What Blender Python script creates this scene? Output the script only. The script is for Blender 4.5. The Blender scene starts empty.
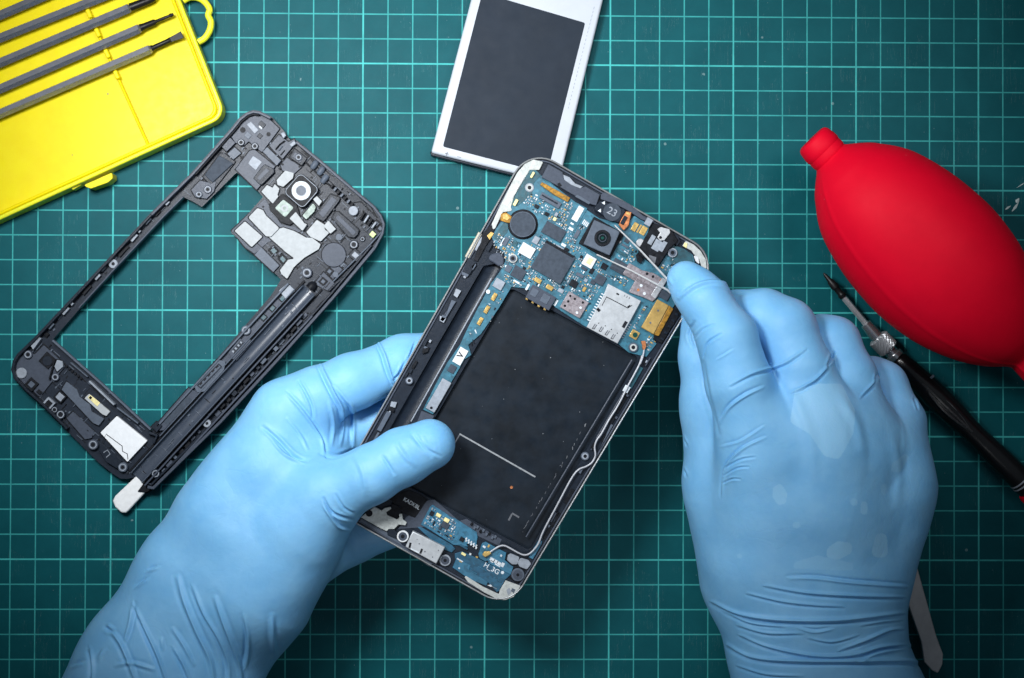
import bpy, bmesh, math, random
import numpy as np
from mathutils import Vector, Matrix, Euler
from mathutils.geometry import tessellate_polygon
random.seed(7); np.random.seed(7)
# 1 unit = 1 cm; the mat's printed grid is 1 cm and defines x, y.
sc = bpy.context.scene
COL = sc.collection
# ------------------------------------------------------------------ camera (solved from the printed grid)
CAM = Vector((-4.0433, -13.9373, 60.0))
ROT = Euler((0.01376122, -0.01842189, 0.00361385), 'XYZ')
RM = ROT.to_matrix()
FPX = 1487.146
def P(px, py, z=0.0):
    d = RM @ Vector(((px-512)/FPX, -(py-339)/FPX, -1.0))
    t = (z-CAM.z)/d.z
    return CAM + d*t
def K(z): return (60.0-z)/FPX          # cm per photo pixel at height z
RMn = np.array(RM); CAMn = np.array(CAM)
def to_px(v):
    c = (v-CAMn) @ RMn
    return np.stack([512+FPX*c[:,0]/-c[:,2], 339-FPX*c[:,1]/-c[:,2]], 1)
def crop(x0, y0, s): return lambda *p: [(x0+p[i]/s, y0+p[i+1]/s) for i in range(0, len(p), 2)]
A = crop(480,150,3.229); B = crop(340,220,3.391); C = crop(340,420,3.388); D = crop(490,150,7.533)
E = crop(590,190,6.777); F = crop(490,220,6.783); G = crop(580,270,6.783); Hh = crop(400,230,6.162)
I = crop(350,330,6.162); J = crop(350,490,6.783); KK = crop(440,510,6.783); L = crop(520,330,2.947)
M = crop(160,90,3.229); N = crop(0,290,2.947); O = crop(200,100,6.782); Q = crop(220,160,5.217)
QQ = crop(300,140,4.24); R_ = crop(0,320,3.769); S = crop(100,280,2.825); T = crop(30,200,4.235)
V = crop(0,0,2.949); W = crop(420,0,3.765); X = crop(780,110,2.336); Y = crop(810,260,2.26)
Z = crop(820,265,6.783); ZZ = crop(840,540,4.913)
LH = crop(50,320,1.893); RH = crop(640,240,1.547); RH2 = crop(660,250,3.767); LH2 = crop(60,540,3.938)
LH3 = crop(230,330,4.52); RH3 = crop(700,560,3.938)

# ------------------------------------------------------------------ materials
def new_mat(name):
    m = bpy.data.materials.new(name); m.use_nodes = True
    nt = m.node_tree; b = nt.nodes['Principled BSDF']
    return m, nt, b
def mat(name, col, rough=0.5, metal=0.0, var=0.12, scale=6.0, bump=0.0, bscale=40.0, spec=0.3, col2=None, coat=0.0, sss=0.0, rvar=0.12):
    """Principled surface whose colour and roughness wander with noise, with an optional fine bump."""
    m, nt, b = new_mat(name)
    N_ = nt.nodes.new; lk = nt.links.new
    tc = N_('ShaderNodeTexCoord'); nz = N_('ShaderNodeTexNoise')
    nz.inputs['Scale'].default_value = scale; nz.inputs['Detail'].default_value = 6; nz.inputs['Roughness'].default_value = .65
    lk(tc.outputs['Object'], nz.inputs['Vector'])
    mx = N_('ShaderNodeMix'); mx.data_type = 'RGBA'
    c2 = col2 or tuple(min(1, c*(1+var*2)+var*0.01) for c in col)
    c1 = tuple(c*(1-var) for c in col) if col2 is None else col
    mx.inputs['A'].default_value = (*c1, 1); mx.inputs['B'].default_value = (*c2, 1)
    mr = N_('ShaderNodeMapRange'); mr.inputs['From Min'].default_value = .35; mr.inputs['From Max'].default_value = .65
    lk(nz.outputs['Fac'], mr.inputs['Value']); lk(mr.outputs['Result'], mx.inputs['Factor'])
    lk(mx.outputs['Result'], b.inputs['Base Color'])
    rr = N_('ShaderNodeMapRange'); rr.inputs['To Min'].default_value = max(.03, rough-rvar); rr.inputs['To Max'].default_value = min(1, rough+rvar)
    nz2 = N_('ShaderNodeTexNoise'); nz2.inputs['Scale'].default_value = scale*2.7; nz2.inputs['Detail'].default_value = 4
    lk(tc.outputs['Object'], nz2.inputs['Vector']); lk(nz2.outputs['Fac'], rr.inputs['Value']); lk(rr.outputs['Result'], b.inputs['Roughness'])
    b.inputs['Metallic'].default_value = metal; b.inputs['Specular IOR Level'].default_value = spec
    b.inputs['Coat Weight'].default_value = coat
    if sss: b.inputs['Subsurface Weight'].default_value = sss; b.inputs['Subsurface Radius'].default_value = (.1,.2,.35); b.inputs['Subsurface Scale'].default_value = .5
    if bump:
        n3 = N_('ShaderNodeTexNoise'); n3.inputs['Scale'].default_value = bscale; n3.inputs['Detail'].default_value = 3
        lk(tc.outputs['Object'], n3.inputs['Vector'])
        bp = N_('ShaderNodeBump'); bp.inputs['Strength'].default_value = bump; bp.inputs['Distance'].default_value = .05
        lk(n3.outputs['Fac'], bp.inputs['Height']); lk(bp.outputs['Normal'], b.inputs['Normal'])
    return m

# ------------------------------------------------------------------ geometry
class MB:
    def __init__(s): s.v = []; s.f = []; s.cut = None     # faces from index cut on take the second material
    def add(s, vs, fs):
        o = len(s.v); s.v += [tuple(v) for v in vs]; s.f += [tuple(i+o for i in f) for f in fs]; return s
    def prism(s, poly, z0, z1, holes=(), taper=0.0):
        """A plate cut from a photo outline laid at height z1, with straight walls down to z0."""
        rings = [[P(x, y, z1) for x, y in r] for r in [poly, *holes]]
        return s.plate(rings, z0, z1)
    def plate(s, rings, z0, z1):
        rr = []
        for k, r in enumerate(rings):
            a = sum(r[i].x*r[(i+1)%len(r)].y-r[(i+1)%len(r)].x*r[i].y for i in range(len(r)))
            if (a < 0) == (k == 0): r = list(reversed(r))
            rr.append(r)
        o = len(s.v); flat = [p for r in rr for p in r]; n = len(flat)
        s.v += [(p.x, p.y, z1) for p in flat] + [(p.x, p.y, z0) for p in flat]
        if len(rr) == 1:
            s.f.append(tuple(range(o, o+n))); s.f.append(tuple(reversed(range(o+n, o+2*n))))
        elif len(rr) == 2 and len(rr[0]) == len(rr[1]):          # matching rings: clean quads between them
            m = len(rr[0])
            for i in range(m):
                i2 = (i+1)%m; qd = (o+i, o+i2, o+m+(m-1-i2), o+m+(m-1-i)); s.f.append(qd); s.f.append(tuple(n+k for k in reversed(qd)))
        else:
            for t in tessellate_polygon([[Vector((p.x, p.y, 0)) for p in r] for r in rr]):
                a, b, c = [flat[i] for i in t]
                if (b.x-a.x)*(c.y-a.y)-(b.y-a.y)*(c.x-a.x) < 0: t = t[::-1]
                s.f.append(tuple(o+i for i in t)); s.f.append(tuple(o+n+i for i in reversed(t)))
        st = 0
        for r in rr:
            m = len(r)
            for i in range(m):
                a, b = o+st+i, o+st+(i+1)%m
                s.f.append((a, a+n, b+n, b))
            st += m
        return s
    def box(s, cx, cy, w, h, ang, z0, z1): return s.prism(rect(cx, cy, w, h, ang), z0, z1)
    def lathe(s, a, b, prof, n=24, phase=0.0):
        """prof: (t, radius) along a->b in cm."""
        a = Vector(a); b = Vector(b); d = (b-a); Ln = d.length; d = d/Ln
        u = d.cross(Vector((0,0,1))); 
        if u.length < 1e-4: u = Vector((1,0,0))
        u.normalize(); w = u.cross(d)
        vs = []; fs = []
        for t, r in prof:
            for k in range(n):
                th = 2*math.pi*k/n+phase
                vs.append(a+d*t+u*(r*math.cos(th))+w*(r*math.sin(th)))
        for j in range(len(prof)-1):
            for k in range(n):
                k2 = (k+1)%n
                fs.append((j*n+k, j*n+k2, (j+1)*n+k2, (j+1)*n+k))
        fs.append(tuple(reversed(range(n)))); fs.append(tuple(range((len(prof)-1)*n, len(prof)*n)))
        return s.add(vs, fs)
    def cyl(s, cx, cy, r, z0, z1, n=28, r2=None):
        """upright disc; r in photo pixels"""
        c = P(cx, cy, z1); k = K(z1)
        return s.lathe((c.x,c.y,z0), (c.x,c.y,z1), [(0, r*k), (z1-z0, (r2 if r2 is not None else r)*k)], n)
    def ring(s, cx, cy, r1, r2, z0, z1, n=28):
        c = P(cx, cy, z1); k = K(z1)
        o = [Vector((c.x+r2*k*math.cos(2*math.pi*i/n), c.y+r2*k*math.sin(2*math.pi*i/n), 0)) for i in range(n)]
        q = [Vector((c.x+r1*k*math.cos(2*math.pi*i/n), c.y+r1*k*math.sin(2*math.pi*i/n), 0)) for i in range(n)]
        return s.plate([o, q], z0, z1)
    def tube(s, pts, r, n=10, sq=1.0):
        pts = [Vector(p) for p in pts]; m = len(pts); vs = []; fs = []
        rs = r if isinstance(r, (list, tuple)) else [r]*m
        for i, p in enumerate(pts):
            d = (pts[min(i+1,m-1)]-pts[max(i-1,0)]).normalized()
            u = d.cross(Vector((0,0,1))).normalized(); w = u.cross(d)
            for k in range(n):
                th = 2*math.pi*k/n
                vs.append(p+u*(rs[i]*math.cos(th))+w*(rs[i]*sq*math.sin(th)))
        for j in range(m-1):
            for k in range(n):
                k2 = (k+1)%n; fs.append((j*n+k, j*n+k2, (j+1)*n+k2, (j+1)*n+k))
        fs.append(tuple(reversed(range(n)))); fs.append(tuple(range((m-1)*n, m*n)))
        return s.add(vs, fs)
    def build(s, name, m, parent=None, bevel=0.0, smooth=False, seg=2, label=None, angle=35, m2=None):
        me = bpy.data.meshes.new(name); me.from_pydata(s.v, [], s.f)
        bm = bmesh.new(); bm.from_mesh(me); bmesh.ops.recalc_face_normals(bm, faces=bm.faces)
        bm.to_mesh(me); bm.free()
        me.materials.append(m)
        if m2:
            me.materials.append(m2)
            for p in me.polygons[s.cut:]: p.material_index = 1
        o = bpy.data.objects.new(name, me); COL.objects.link(o)
        if parent: o.parent = parent
        if smooth or bevel:
            for p in me.polygons: p.use_smooth = True
            me.set_sharp_from_angle(angle=math.radians(angle))
        if bevel:
            b = o.modifiers.new('edge', 'BEVEL'); b.width = bevel; b.segments = seg; b.limit_method = 'ANGLE'
            b.angle_limit = math.radians(40); b.use_clamp_overlap = True
        if label: o['label'] = label
        return o
def rect(cx, cy, w, h, ang):
    a = math.radians(ang); ux, uy = math.cos(a), math.sin(a); vx, vy = -uy, ux
    return [(cx+ux*w*i/2+vx*h*j/2, cy+uy*w*i/2+vy*h*j/2) for i, j in ((-1,-1),(1,-1),(1,1),(-1,1))]
def inter(p, d, q, e):
    det = d[0]*-e[1]+e[0]*d[1]; t = ((q[0]-p[0])*-e[1]+e[0]*(q[1]-p[1]))/det
    return (p[0]+d[0]*t, p[1]+d[1]*t)
def inset(poly, d):
    n = len(poly); a = sum(poly[i][0]*poly[(i+1)%n][1]-poly[(i+1)%n][0]*poly[i][1] for i in range(n)); sg = 1 if a > 0 else -1
    ls = []
    for i in range(n):
        x0, y0 = poly[i]; x1, y1 = poly[(i+1)%n]; l = math.hypot(x1-x0, y1-y0); dx, dy = (x1-x0)/l, (y1-y0)/l
        ls.append(((x0-dy*d*sg, y0+dx*d*sg), (dx, dy)))
    return [inter(*ls[i-1], *ls[i]) for i in range(n)]
def rounded(poly, r, n=8):
    out = []; m = len(poly); rs = r if isinstance(r, (list, tuple)) else [r]*m
    for i in range(m):
        p = Vector(poly[i]); a = (Vector(poly[i-1])-p); b = (Vector(poly[(i+1)%m])-p)
        rr = min(rs[i], a.length*.49, b.length*.49)
        a.normalize(); b.normalize(); half = math.acos(max(-1,min(1,a.dot(b))))/2
        if rr < .05 or half > 1.5: out.append(tuple(p)); continue
        t = rr/math.tan(half)
        lim = min((Vector(poly[i-1])-p).length, (Vector(poly[(i+1)%m])-p).length)*.49
        if t > lim: t = lim; rr = t*math.tan(half)
        c = p+(a+b).normalized()*(rr/math.sin(half)); s0 = p+a*t; s1 = p+b*t
        a0 = math.atan2(s0.y-c.y, s0.x-c.x); a1 = math.atan2(s1.y-c.y, s1.x-c.x); da = (a1-a0+math.pi)%(2*math.pi)-math.pi
        out += [(c.x+rr*math.cos(a0+da*k/n), c.y+rr*math.sin(a0+da*k/n)) for k in range(n+1)]
    return out
def smooth_path(pts, sub=8):
    pts = [Vector(p) for p in pts]; out = []
    for i in range(len(pts)-1):
        p0, p1, p2, p3 = pts[max(i-1,0)], pts[i], pts[i+1], pts[min(i+2,len(pts)-1)]
        for k in range(sub):
            t = k/sub
            out.append(.5*((2*p1)+(p2-p0)*t+(2*p0-5*p1+4*p2-p3)*t*t+(3*p1-p0-3*p2+p3)*t**3))
    return out+[pts[-1]]
def thing(name, label, cat, px, py, z=0.0, group=None):
    o = bpy.data.objects.new(name, None); COL.objects.link(o); o.empty_display_size = .5
    o['label'] = label; o['category'] = cat
    if group: o['group'] = group
    return o       # the Empty stays at the world origin of the mat grid so its parts keep their coordinates
def settle(o, px, py, z):
    """put the Empty at the thing's base without moving its parts"""
    loc = P(px, py, z); o.location = loc
    for c in COL.objects:
        if c.parent == o: c.matrix_parent_inverse = Matrix.Translation(-loc)
def text(s, cx, cy, ang, h, z, m, parent, name='marking', bold=0.0, sx=1.0):
    cu = bpy.data.curves.new('t', 'FONT'); cu.body = s; cu.align_x = 'CENTER'; cu.align_y = 'CENTER'
    cu.size = h*1.4*K(z); cu.offset = bold*K(z); cu.extrude = .002
    ob = bpy.data.objects.new('t', cu); COL.objects.link(ob)
    dg = bpy.context.evaluated_depsgraph_get()
    me = bpy.data.meshes.new_from_object(ob.evaluated_get(dg)); bpy.data.objects.remove(ob)
    c = P(cx, cy, z)
    me.transform(Matrix.Translation((c.x, c.y, z)) @ Matrix.Rotation(-math.radians(ang), 4, 'Z') @ Matrix.Scale(sx, 4, (1,0,0)))
    me.materials.clear(); me.materials.append(m)
    o = bpy.data.objects.new(name, me); COL.objects.link(o); o.parent = parent
    return o
# ------------------------------------------------------------------ palette
def mat_cutting():
    m, nt, b = new_mat('cutting_mat_green'); N_ = nt.nodes.new; lk = nt.links.new
    tc = N_('ShaderNodeTexCoord'); sx = N_('ShaderNodeSeparateXYZ'); lk(tc.outputs['Object'], sx.inputs[0])
    def math_(op, a, b_=None, c=None):
        n = N_('ShaderNodeMath'); n.operation = op
        for i, v in enumerate((a, b_, c)):
            if v is None: continue
            if isinstance(v, (int, float)): n.inputs[i].default_value = v
            else: lk(v, n.inputs[i])
        return n.outputs[0]
    def noise(scale, detail=4, rough=.6, vec=None):
        n = N_('ShaderNodeTexNoise'); n.inputs['Scale'].default_value = scale; n.inputs['Detail'].default_value = detail; n.inputs['Roughness'].default_value = rough
        lk(vec or tc.outputs['Object'], n.inputs['Vector']); return n.outputs['Fac']
    wob = math_('MULTIPLY', math_('SUBTRACT', noise(30, 2), .5), .012)
    def line(co, period, off, half, soft):
        f = math_('PINGPONG', math_('ADD', math_('ADD', co, off), wob), period/2)     # distance to nearest line
        r = N_('ShaderNodeMapRange'); r.interpolation_type = 'SMOOTHSTEP'
        r.inputs['From Min'].default_value = half+soft; r.inputs['From Max'].default_value = half-soft
        lk(f, r.inputs['Value']); return r.outputs['Result']
    x, y = sx.outputs['X'], sx.outputs['Y']
    thin = math_('MAXIMUM', line(x, 1, 0, .023, .015), line(y, 1, 0, .023, .02))
    thick = math_('MAXIMUM', line(x, 5, -1, .031, .015), line(y, 5, 2, .031, .015))
    wear = N_('ShaderNodeMapRange'); wear.inputs['From Min'].default_value = .3; wear.inputs['From Max'].default_value = .6
    wear.inputs['To Min'].default_value = .62; wear.inputs['To Max'].default_value = .95; lk(noise(1.3, 6), wear.inputs['Value'])
    ink = math_('MULTIPLY', math_('MAXIMUM', math_('MULTIPLY', thin, .80), thick), wear.outputs['Result'])
    base = N_('ShaderNodeMix'); base.data_type = 'RGBA'
    base.inputs['A'].default_value = (.0028, .080, .098, 1); base.inputs['B'].default_value = (.0048, .102, .122, 1)
    bl = N_('ShaderNodeMapRange'); bl.inputs['From Min'].default_value = .35; bl.inputs['From Max'].default_value = .65
    lk(noise(.35, 8, .7), bl.inputs['Value']); lk(bl.outputs['Result'], base.inputs['Factor'])
    grd = N_('ShaderNodeMix'); grd.data_type = 'RGBA'; grd.inputs['B'].default_value = (.075, .55, .535, 1)
    lk(ink, grd.inputs['Factor']); lk(base.outputs['Result'], grd.inputs['A'])
    # pale lint: sparse voronoi dots, gated by a second noise
    vo = N_('ShaderNodeTexVoronoi'); vo.inputs['Scale'].default_value = .9; lk(tc.outputs['Object'], vo.inputs['Vector'])
    dot = math_('MULTIPLY', math_('LESS_THAN', vo.outputs['Distance'], .055), math_('GREATER_THAN', noise(.8, 2), .54))
    dot = math_('MULTIPLY', dot, noise(45, 2))
    vo2 = N_('ShaderNodeTexVoronoi'); vo2.inputs['Scale'].default_value = 3.2; lk(tc.outputs['Object'], vo2.inputs['Vector'])
    d2 = math_('MULTIPLY', math_('LESS_THAN', vo2.outputs['Distance'], .06), math_('GREATER_THAN', noise(1.7, 2), .58))
    dot = math_('MAXIMUM', math_('MULTIPLY', dot, .55), math_('MULTIPLY', d2, .22))
    # faint knife scratches: stretched noise
    mp = N_('ShaderNodeMapping'); mp.inputs['Rotation'].default_value = (0, 0, .7); mp.inputs['Scale'].default_value = (7, .35, 1); lk(tc.outputs['Object'], mp.inputs['Vector'])
    sn = noise(1.6, 3, .5, mp.outputs['Vector'])
    scr = math_('MULTIPLY', math_('LESS_THAN', math_('ABSOLUTE', math_('SUBTRACT', sn, .5)), .004), math_('GREATER_THAN', noise(.5, 3), .55))
    dust = math_('MAXIMUM', dot, math_('MULTIPLY', scr, .10))
    fin = N_('ShaderNodeMix'); fin.data_type = 'RGBA'; fin.inputs['B'].default_value = (.45, .62, .62, 1)
    lk(dust, fin.inputs['Factor']); lk(grd.outputs['Result'], fin.inputs['A']); lk(fin.outputs['Result'], b.inputs['Base Color'])
    r = N_('ShaderNodeMapRange'); r.inputs['To Min'].default_value = .40; r.inputs['To Max'].default_value = .52
    lk(noise(2, 6), r.inputs['Value']); lk(r.outputs['Result'], b.inputs['Roughness'])
    bp = N_('ShaderNodeBump'); bp.inputs['Strength'].default_value = .25; bp.inputs['Distance'].default_value = .02
    lk(noise(55, 3), bp.inputs['Height']); lk(bp.outputs['Normal'], b.inputs['Normal'])
    b.inputs['Specular IOR Level'].default_value = .1
    return m
def mat_glove():
    m, nt, b = new_mat('blue_nitrile'); N_ = nt.nodes.new; lk = nt.links.new
    tc = N_('ShaderNodeTexCoord')
    def noise(s, d=4, r=.6):
        n = N_('ShaderNodeTexNoise'); n.inputs['Scale'].default_value = s; n.inputs['Detail'].default_value = d; n.inputs['Roughness'].default_value = r
        lk(tc.outputs['Object'], n.inputs['Vector']); return n.outputs['Fac']
    at = N_('ShaderNodeAttribute'); at.attribute_name = 'damp'
    mx = N_('ShaderNodeMix'); mx.data_type = 'RGBA'
    mx.inputs['A'].default_value = (.175, .465, .785, 1); mx.inputs['B'].default_value = (.22, .52, .825, 1)
    mr = N_('ShaderNodeMapRange'); mr.inputs['From Min'].default_value = .35; mr.inputs['From Max'].default_value = .65
    lk(noise(.8, 5), mr.inputs['Value']); lk(mr.outputs['Result'], mx.inputs['Factor'])
    m2 = N_('ShaderNodeMix'); m2.data_type = 'RGBA'; m2.inputs['B'].default_value = (.275, .58, .86, 1)
    lk(at.outputs['Fac'], m2.inputs['Factor']); lk(mx.outputs['Result'], m2.inputs['A']); lk(m2.outputs['Result'], b.inputs['Base Color'])
    r = N_('ShaderNodeMapRange'); r.inputs['To Min'].default_value = .42; r.inputs['To Max'].default_value = .55
    lk(noise(3), r.inputs['Value']); lk(r.outputs['Result'], b.inputs['Roughness'])
    ad = N_('ShaderNodeMath'); ad.operation = 'MULTIPLY_ADD'; ad.inputs[1].default_value = .25
    lk(noise(60, 2), ad.inputs[0]); lk(noise(2.2, 3, .5), ad.inputs[2])
    nr = N_('ShaderNodeTexNoise'); nr.inputs['Scale'].default_value = .75; nr.inputs['Detail'].default_value = 3; nr.inputs['Distortion'].default_value = 1.2; lk(tc.outputs['Object'], nr.inputs['Vector'])
    def mth(op, a, c):
        n = N_('ShaderNodeMath'); n.operation = op; lk(a, n.inputs[0]); n.inputs[1].default_value = c; return n.outputs[0]
    rg = mth('MULTIPLY', mth('ABSOLUTE', mth('SUBTRACT', nr.outputs['Fac'], .5), 0), 14); rr_ = N_('ShaderNodeMapRange'); rr_.interpolation_type = 'SMOOTHSTEP'; rr_.inputs['To Max'].default_value = .13; lk(rg, rr_.inputs['Value'])   # thin stretch creases
    sm = N_('ShaderNodeMath'); sm.operation = 'ADD'; lk(ad.outputs[0], sm.inputs[0]); lk(rr_.outputs['Result'], sm.inputs[1])
    bp = N_('ShaderNodeBump'); bp.inputs['Strength'].default_value = .35; bp.inputs['Distance'].default_value = .05
    lk(sm.outputs[0], bp.inputs['Height']); lk(bp.outputs['Normal'], b.inputs['Normal'])
    b.inputs['Subsurface Weight'].default_value = .12; b.inputs['Subsurface Radius'].default_value = (.1, .25, .5); b.inputs['Subsurface Scale'].default_value = .3
    b.inputs['Specular IOR Level'].default_value = .36
    return m
def specks(m, col, scale, thr):
    """a little lint and dust over an existing surface"""
    nt = m.node_tree; N_ = nt.nodes.new; lk = nt.links.new; b = nt.nodes['Principled BSDF']; src = b.inputs['Base Color'].links[0].from_socket
    tc = N_('ShaderNodeTexCoord'); vo = N_('ShaderNodeTexVoronoi'); vo.inputs['Scale'].default_value = scale; lk(tc.outputs['Object'], vo.inputs['Vector'])
    nz = N_('ShaderNodeTexNoise'); nz.inputs['Scale'].default_value = scale*.6; lk(tc.outputs['Object'], nz.inputs['Vector'])
    g = N_('ShaderNodeMath'); g.operation = 'GREATER_THAN'; g.inputs[1].default_value = .55; lk(nz.outputs['Fac'], g.inputs[0])
    l = N_('ShaderNodeMath'); l.operation = 'LESS_THAN'; l.inputs[1].default_value = thr; lk(vo.outputs['Distance'], l.inputs[0])
    k = N_('ShaderNodeMath'); k.operation = 'MULTIPLY'; lk(g.outputs[0], k.inputs[0]); lk(l.outputs[0], k.inputs[1])
    k2 = N_('ShaderNodeMath'); k2.operation = 'MULTIPLY'; k2.inputs[1].default_value = .4; lk(k.outputs[0], k2.inputs[0])
    mx = N_('ShaderNodeMix'); mx.data_type = 'RGBA'; mx.inputs['B'].default_value = (*col, 1); lk(k2.outputs[0], mx.inputs['Factor']); lk(src, mx.inputs['A']); lk(mx.outputs['Result'], b.inputs['Base Color'])
    return m
def mat_pcb(name, c1, c2):
    m, nt, b = new_mat(name); N_ = nt.nodes.new; lk = nt.links.new
    tc = N_('ShaderNodeTexCoord'); mp = N_('ShaderNodeMapping'); mp.inputs['Rotation'].default_value = (0, 0, math.radians(30)); lk(tc.outputs['Object'], mp.inputs['Vector'])
    nz = N_('ShaderNodeTexNoise'); nz.inputs['Scale'].default_value = 2.2; nz.inputs['Detail'].default_value = 6; lk(mp.outputs['Vector'], nz.inputs['Vector'])
    vo = N_('ShaderNodeTexVoronoi'); vo.distance = 'CHEBYCHEV'; vo.inputs['Scale'].default_value = 9; lk(mp.outputs['Vector'], vo.inputs['Vector'])
    mr = N_('ShaderNodeMapRange'); mr.inputs['From Min'].default_value = .3; mr.inputs['From Max'].default_value = .7; lk(nz.outputs['Fac'], mr.inputs['Value'])
    mx = N_('ShaderNodeMix'); mx.data_type = 'RGBA'; mx.inputs['A'].default_value = (*c1, 1); mx.inputs['B'].default_value = (*c2, 1); lk(mr.outputs['Result'], mx.inputs['Factor'])
    hv = N_('ShaderNodeHueSaturation'); lk(mx.outputs['Result'], hv.inputs['Color'])
    vr = N_('ShaderNodeMapRange'); vr.inputs['To Min'].default_value = .75; vr.inputs['To Max'].default_value = 1.25
    sp = N_('ShaderNodeSeparateColor'); lk(vo.outputs['Color'], sp.inputs[0]); lk(sp.outputs[0], vr.inputs['Value']); lk(vr.outputs['Result'], hv.inputs['Value'])
    lk(hv.outputs['Color'], b.inputs['Base Color']); b.inputs['Roughness'].default_value = .42
    bp = N_('ShaderNodeBump'); bp.inputs['Strength'].default_value = .15; bp.inputs['Distance'].default_value = .02; lk(vo.outputs['Distance'], bp.inputs['Height']); lk(bp.outputs['Normal'], b.inputs['Normal'])
    return m
MT = dict(
    mat=mat_cutting(), glove=mat_glove(),
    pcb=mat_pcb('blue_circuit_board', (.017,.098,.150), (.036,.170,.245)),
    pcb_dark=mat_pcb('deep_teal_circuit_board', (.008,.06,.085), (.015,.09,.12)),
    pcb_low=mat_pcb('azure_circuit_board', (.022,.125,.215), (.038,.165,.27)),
    pcb_low_dark=mat_pcb('dark_azure_circuit_board', (.011,.075,.14), (.016,.10,.175)),  # darker azure for some areas of the lower board
    black=mat('black_plastic', (.006,.0075,.011), .45, bump=.15, bscale=30, var=.3, spec=.13),
    bay=mat('black_graphite_film', (.0035,.007,.012), .45, scale=.8, col2=(.0085,.0155,.026), spec=.2, rvar=.2),
    dark=mat('charcoal_plastic', (.013,.019,.030), .34, bump=.15, bscale=35, var=.1, spec=.17),
    grey=mat('slate_plastic', (.058,.071,.098), .36, bump=.12, bscale=30, var=.08, scale=9, spec=.17),
    grey_lo=mat('mid_slate_plastic', (.017,.0235,.036), .34, bump=.12, bscale=30, var=.08, scale=9, spec=.17),
    grey2=mat('pale_slate_plastic', (.090,.112,.148), .36, bump=.1, var=.08, spec=.17),
    grey3=mat('light_grey_plastic', (.26,.295,.345), .45, var=.12),
    chip=mat('matte_chip_resin', (.046,.060,.082), .55, bump=.1, bscale=60, var=.12, spec=.13),
    chip_dark=mat('black_chip_resin', (.012,.014,.019), .4, var=.2, spec=.13),
    lilac=mat('mottled_shield_metal', (.22,.19,.21), .4, metal=.55, var=.35, scale=9, col2=(.40,.37,.40)),
    steel=mat('brushed_steel', (.55,.57,.60), .36, metal=.6, var=.08, scale=12, rvar=.04),
    chrome=mat('bright_chrome', (.72,.73,.75), .24, metal=.9, var=.05, rvar=.03),
    prong=mat('satin_tweezer_steel', (.60,.62,.64), .3, metal=.45, var=.05, rvar=.03),
    sleeve=mat('polished_slate_plastic', (.050,.064,.090), .28, var=.04, scale=3, rvar=.04, spec=.5),
    rim=mat('silver_phone_bezel', (.37,.39,.405), .40, metal=.6, var=.06, scale=4, rvar=.03),
    cream=mat('cream_antenna_plastic', (.44,.47,.46), .5, var=.12, scale=8),
    white=mat('white_plastic', (.64,.67,.70), .45, var=.05),
    shell=mat('silver_battery_shell', (.53,.575,.64), .4, var=.02, scale=1, rvar=.03),
    label=mat('slate_battery_label', (.017,.026,.041), .5, var=.05, scale=.7, spec=.13),
    gold=mat('gold_contact', (.58,.40,.14), .35, metal=.7, var=.2),
    amber=mat('amber_flex_film', (.50,.25,.03), .35, var=.45, scale=8, col2=(.16,.09,.02)),
    copper=mat('copper_flex', (.45,.17,.07), .4, metal=.4, var=.3),
    tan=mat('tan_connector', (.42,.28,.09), .45, metal=.2, var=.12),
    tin=mat('tin_card_slot', (.46,.49,.52), .42, metal=.35, var=.08, scale=3),
    lens=mat('dark_lens_glass', (.004,.010,.012), .06, spec=.9, coat=1.0, var=.1),
    lens_in=mat('green_lens_coating', (.01,.06,.05), .1, coat=1.0),
    led=mat('yellow_led', (.80,.72,.35), .4),
    led2=mat('pale_gold_metal', (.50,.47,.38), .35, metal=.5, var=.1),
    lime=mat('lime_sticker', (.55,.70,.30), .5),
    foam=mat('pale_foam', (.43,.46,.48), .7, var=.05, bump=.2),
    foamg=mat('greenish_foam', (.33,.40,.37), .65, var=.25, scale=5),
    silk=mat('white_silkscreen', (.60,.66,.71), .6),
    solder=mat('tinned_solder', (.36,.40,.43), .4, metal=.3),
    paper=mat('bright_white_label', (.80,.83,.86), .5, var=.03),
    pen_hi=mat('highlight_grey_ridge', (.045,.047,.052), .25, spec=.6),  # lighter grey that paints a highlight on the pen's grip flutes
    silkg=mat('grey_silkscreen', (.26,.28,.30), .6),
    ink=mat('grey_ink', (.12,.13,.15), .6),
    cable=mat('white_coax', (.42,.44,.48), .35, var=.06),
    yellow=mat('yellow_polypropylene', (.80,.655,.001), .36, var=.05, scale=1.2, bump=.08, bscale=25, spec=.2, sss=.0, col2=(.82,.70,.002)),
    yellow3=mat('amber_yellow_shade', (.70,.55,.001), .4, var=.04, scale=2, spec=.2),  # shade of the case's recesses put into a deeper amber
    yellow2=mat('lime_yellow_edge', (.80,.80,.03), .34, var=.05, sss=.25, spec=.25),  # limier copy of the yellow, paints the rim's brighter edge
    bit=mat('gunmetal_bit', (.46,.47,.52), .26, metal=.85, var=.05, scale=3, rvar=.03),
    bit_tip=mat('blackened_bit_tip', (.012,.012,.013), .4, metal=.3),
    red0=mat('red_silicone', (.80,.0004,.022), .6, var=.02, scale=1.0, rvar=.05, bump=.09, bscale=45, sss=.0, spec=.16),
    pen=mat('gloss_black_handle', (.006,.006,.007), .24, var=.1, rvar=.04, spec=.6),
    tool=mat('satin_steel_blade', (.46,.46,.47), .36, metal=.4, var=.05, scale=3),
    skin_paper=mat('white_pen_tip', (.84,.86,.87), .45, var=.04),
    scuff=mat('pale_scuff', (.5,.6,.6), .5),
)

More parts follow.
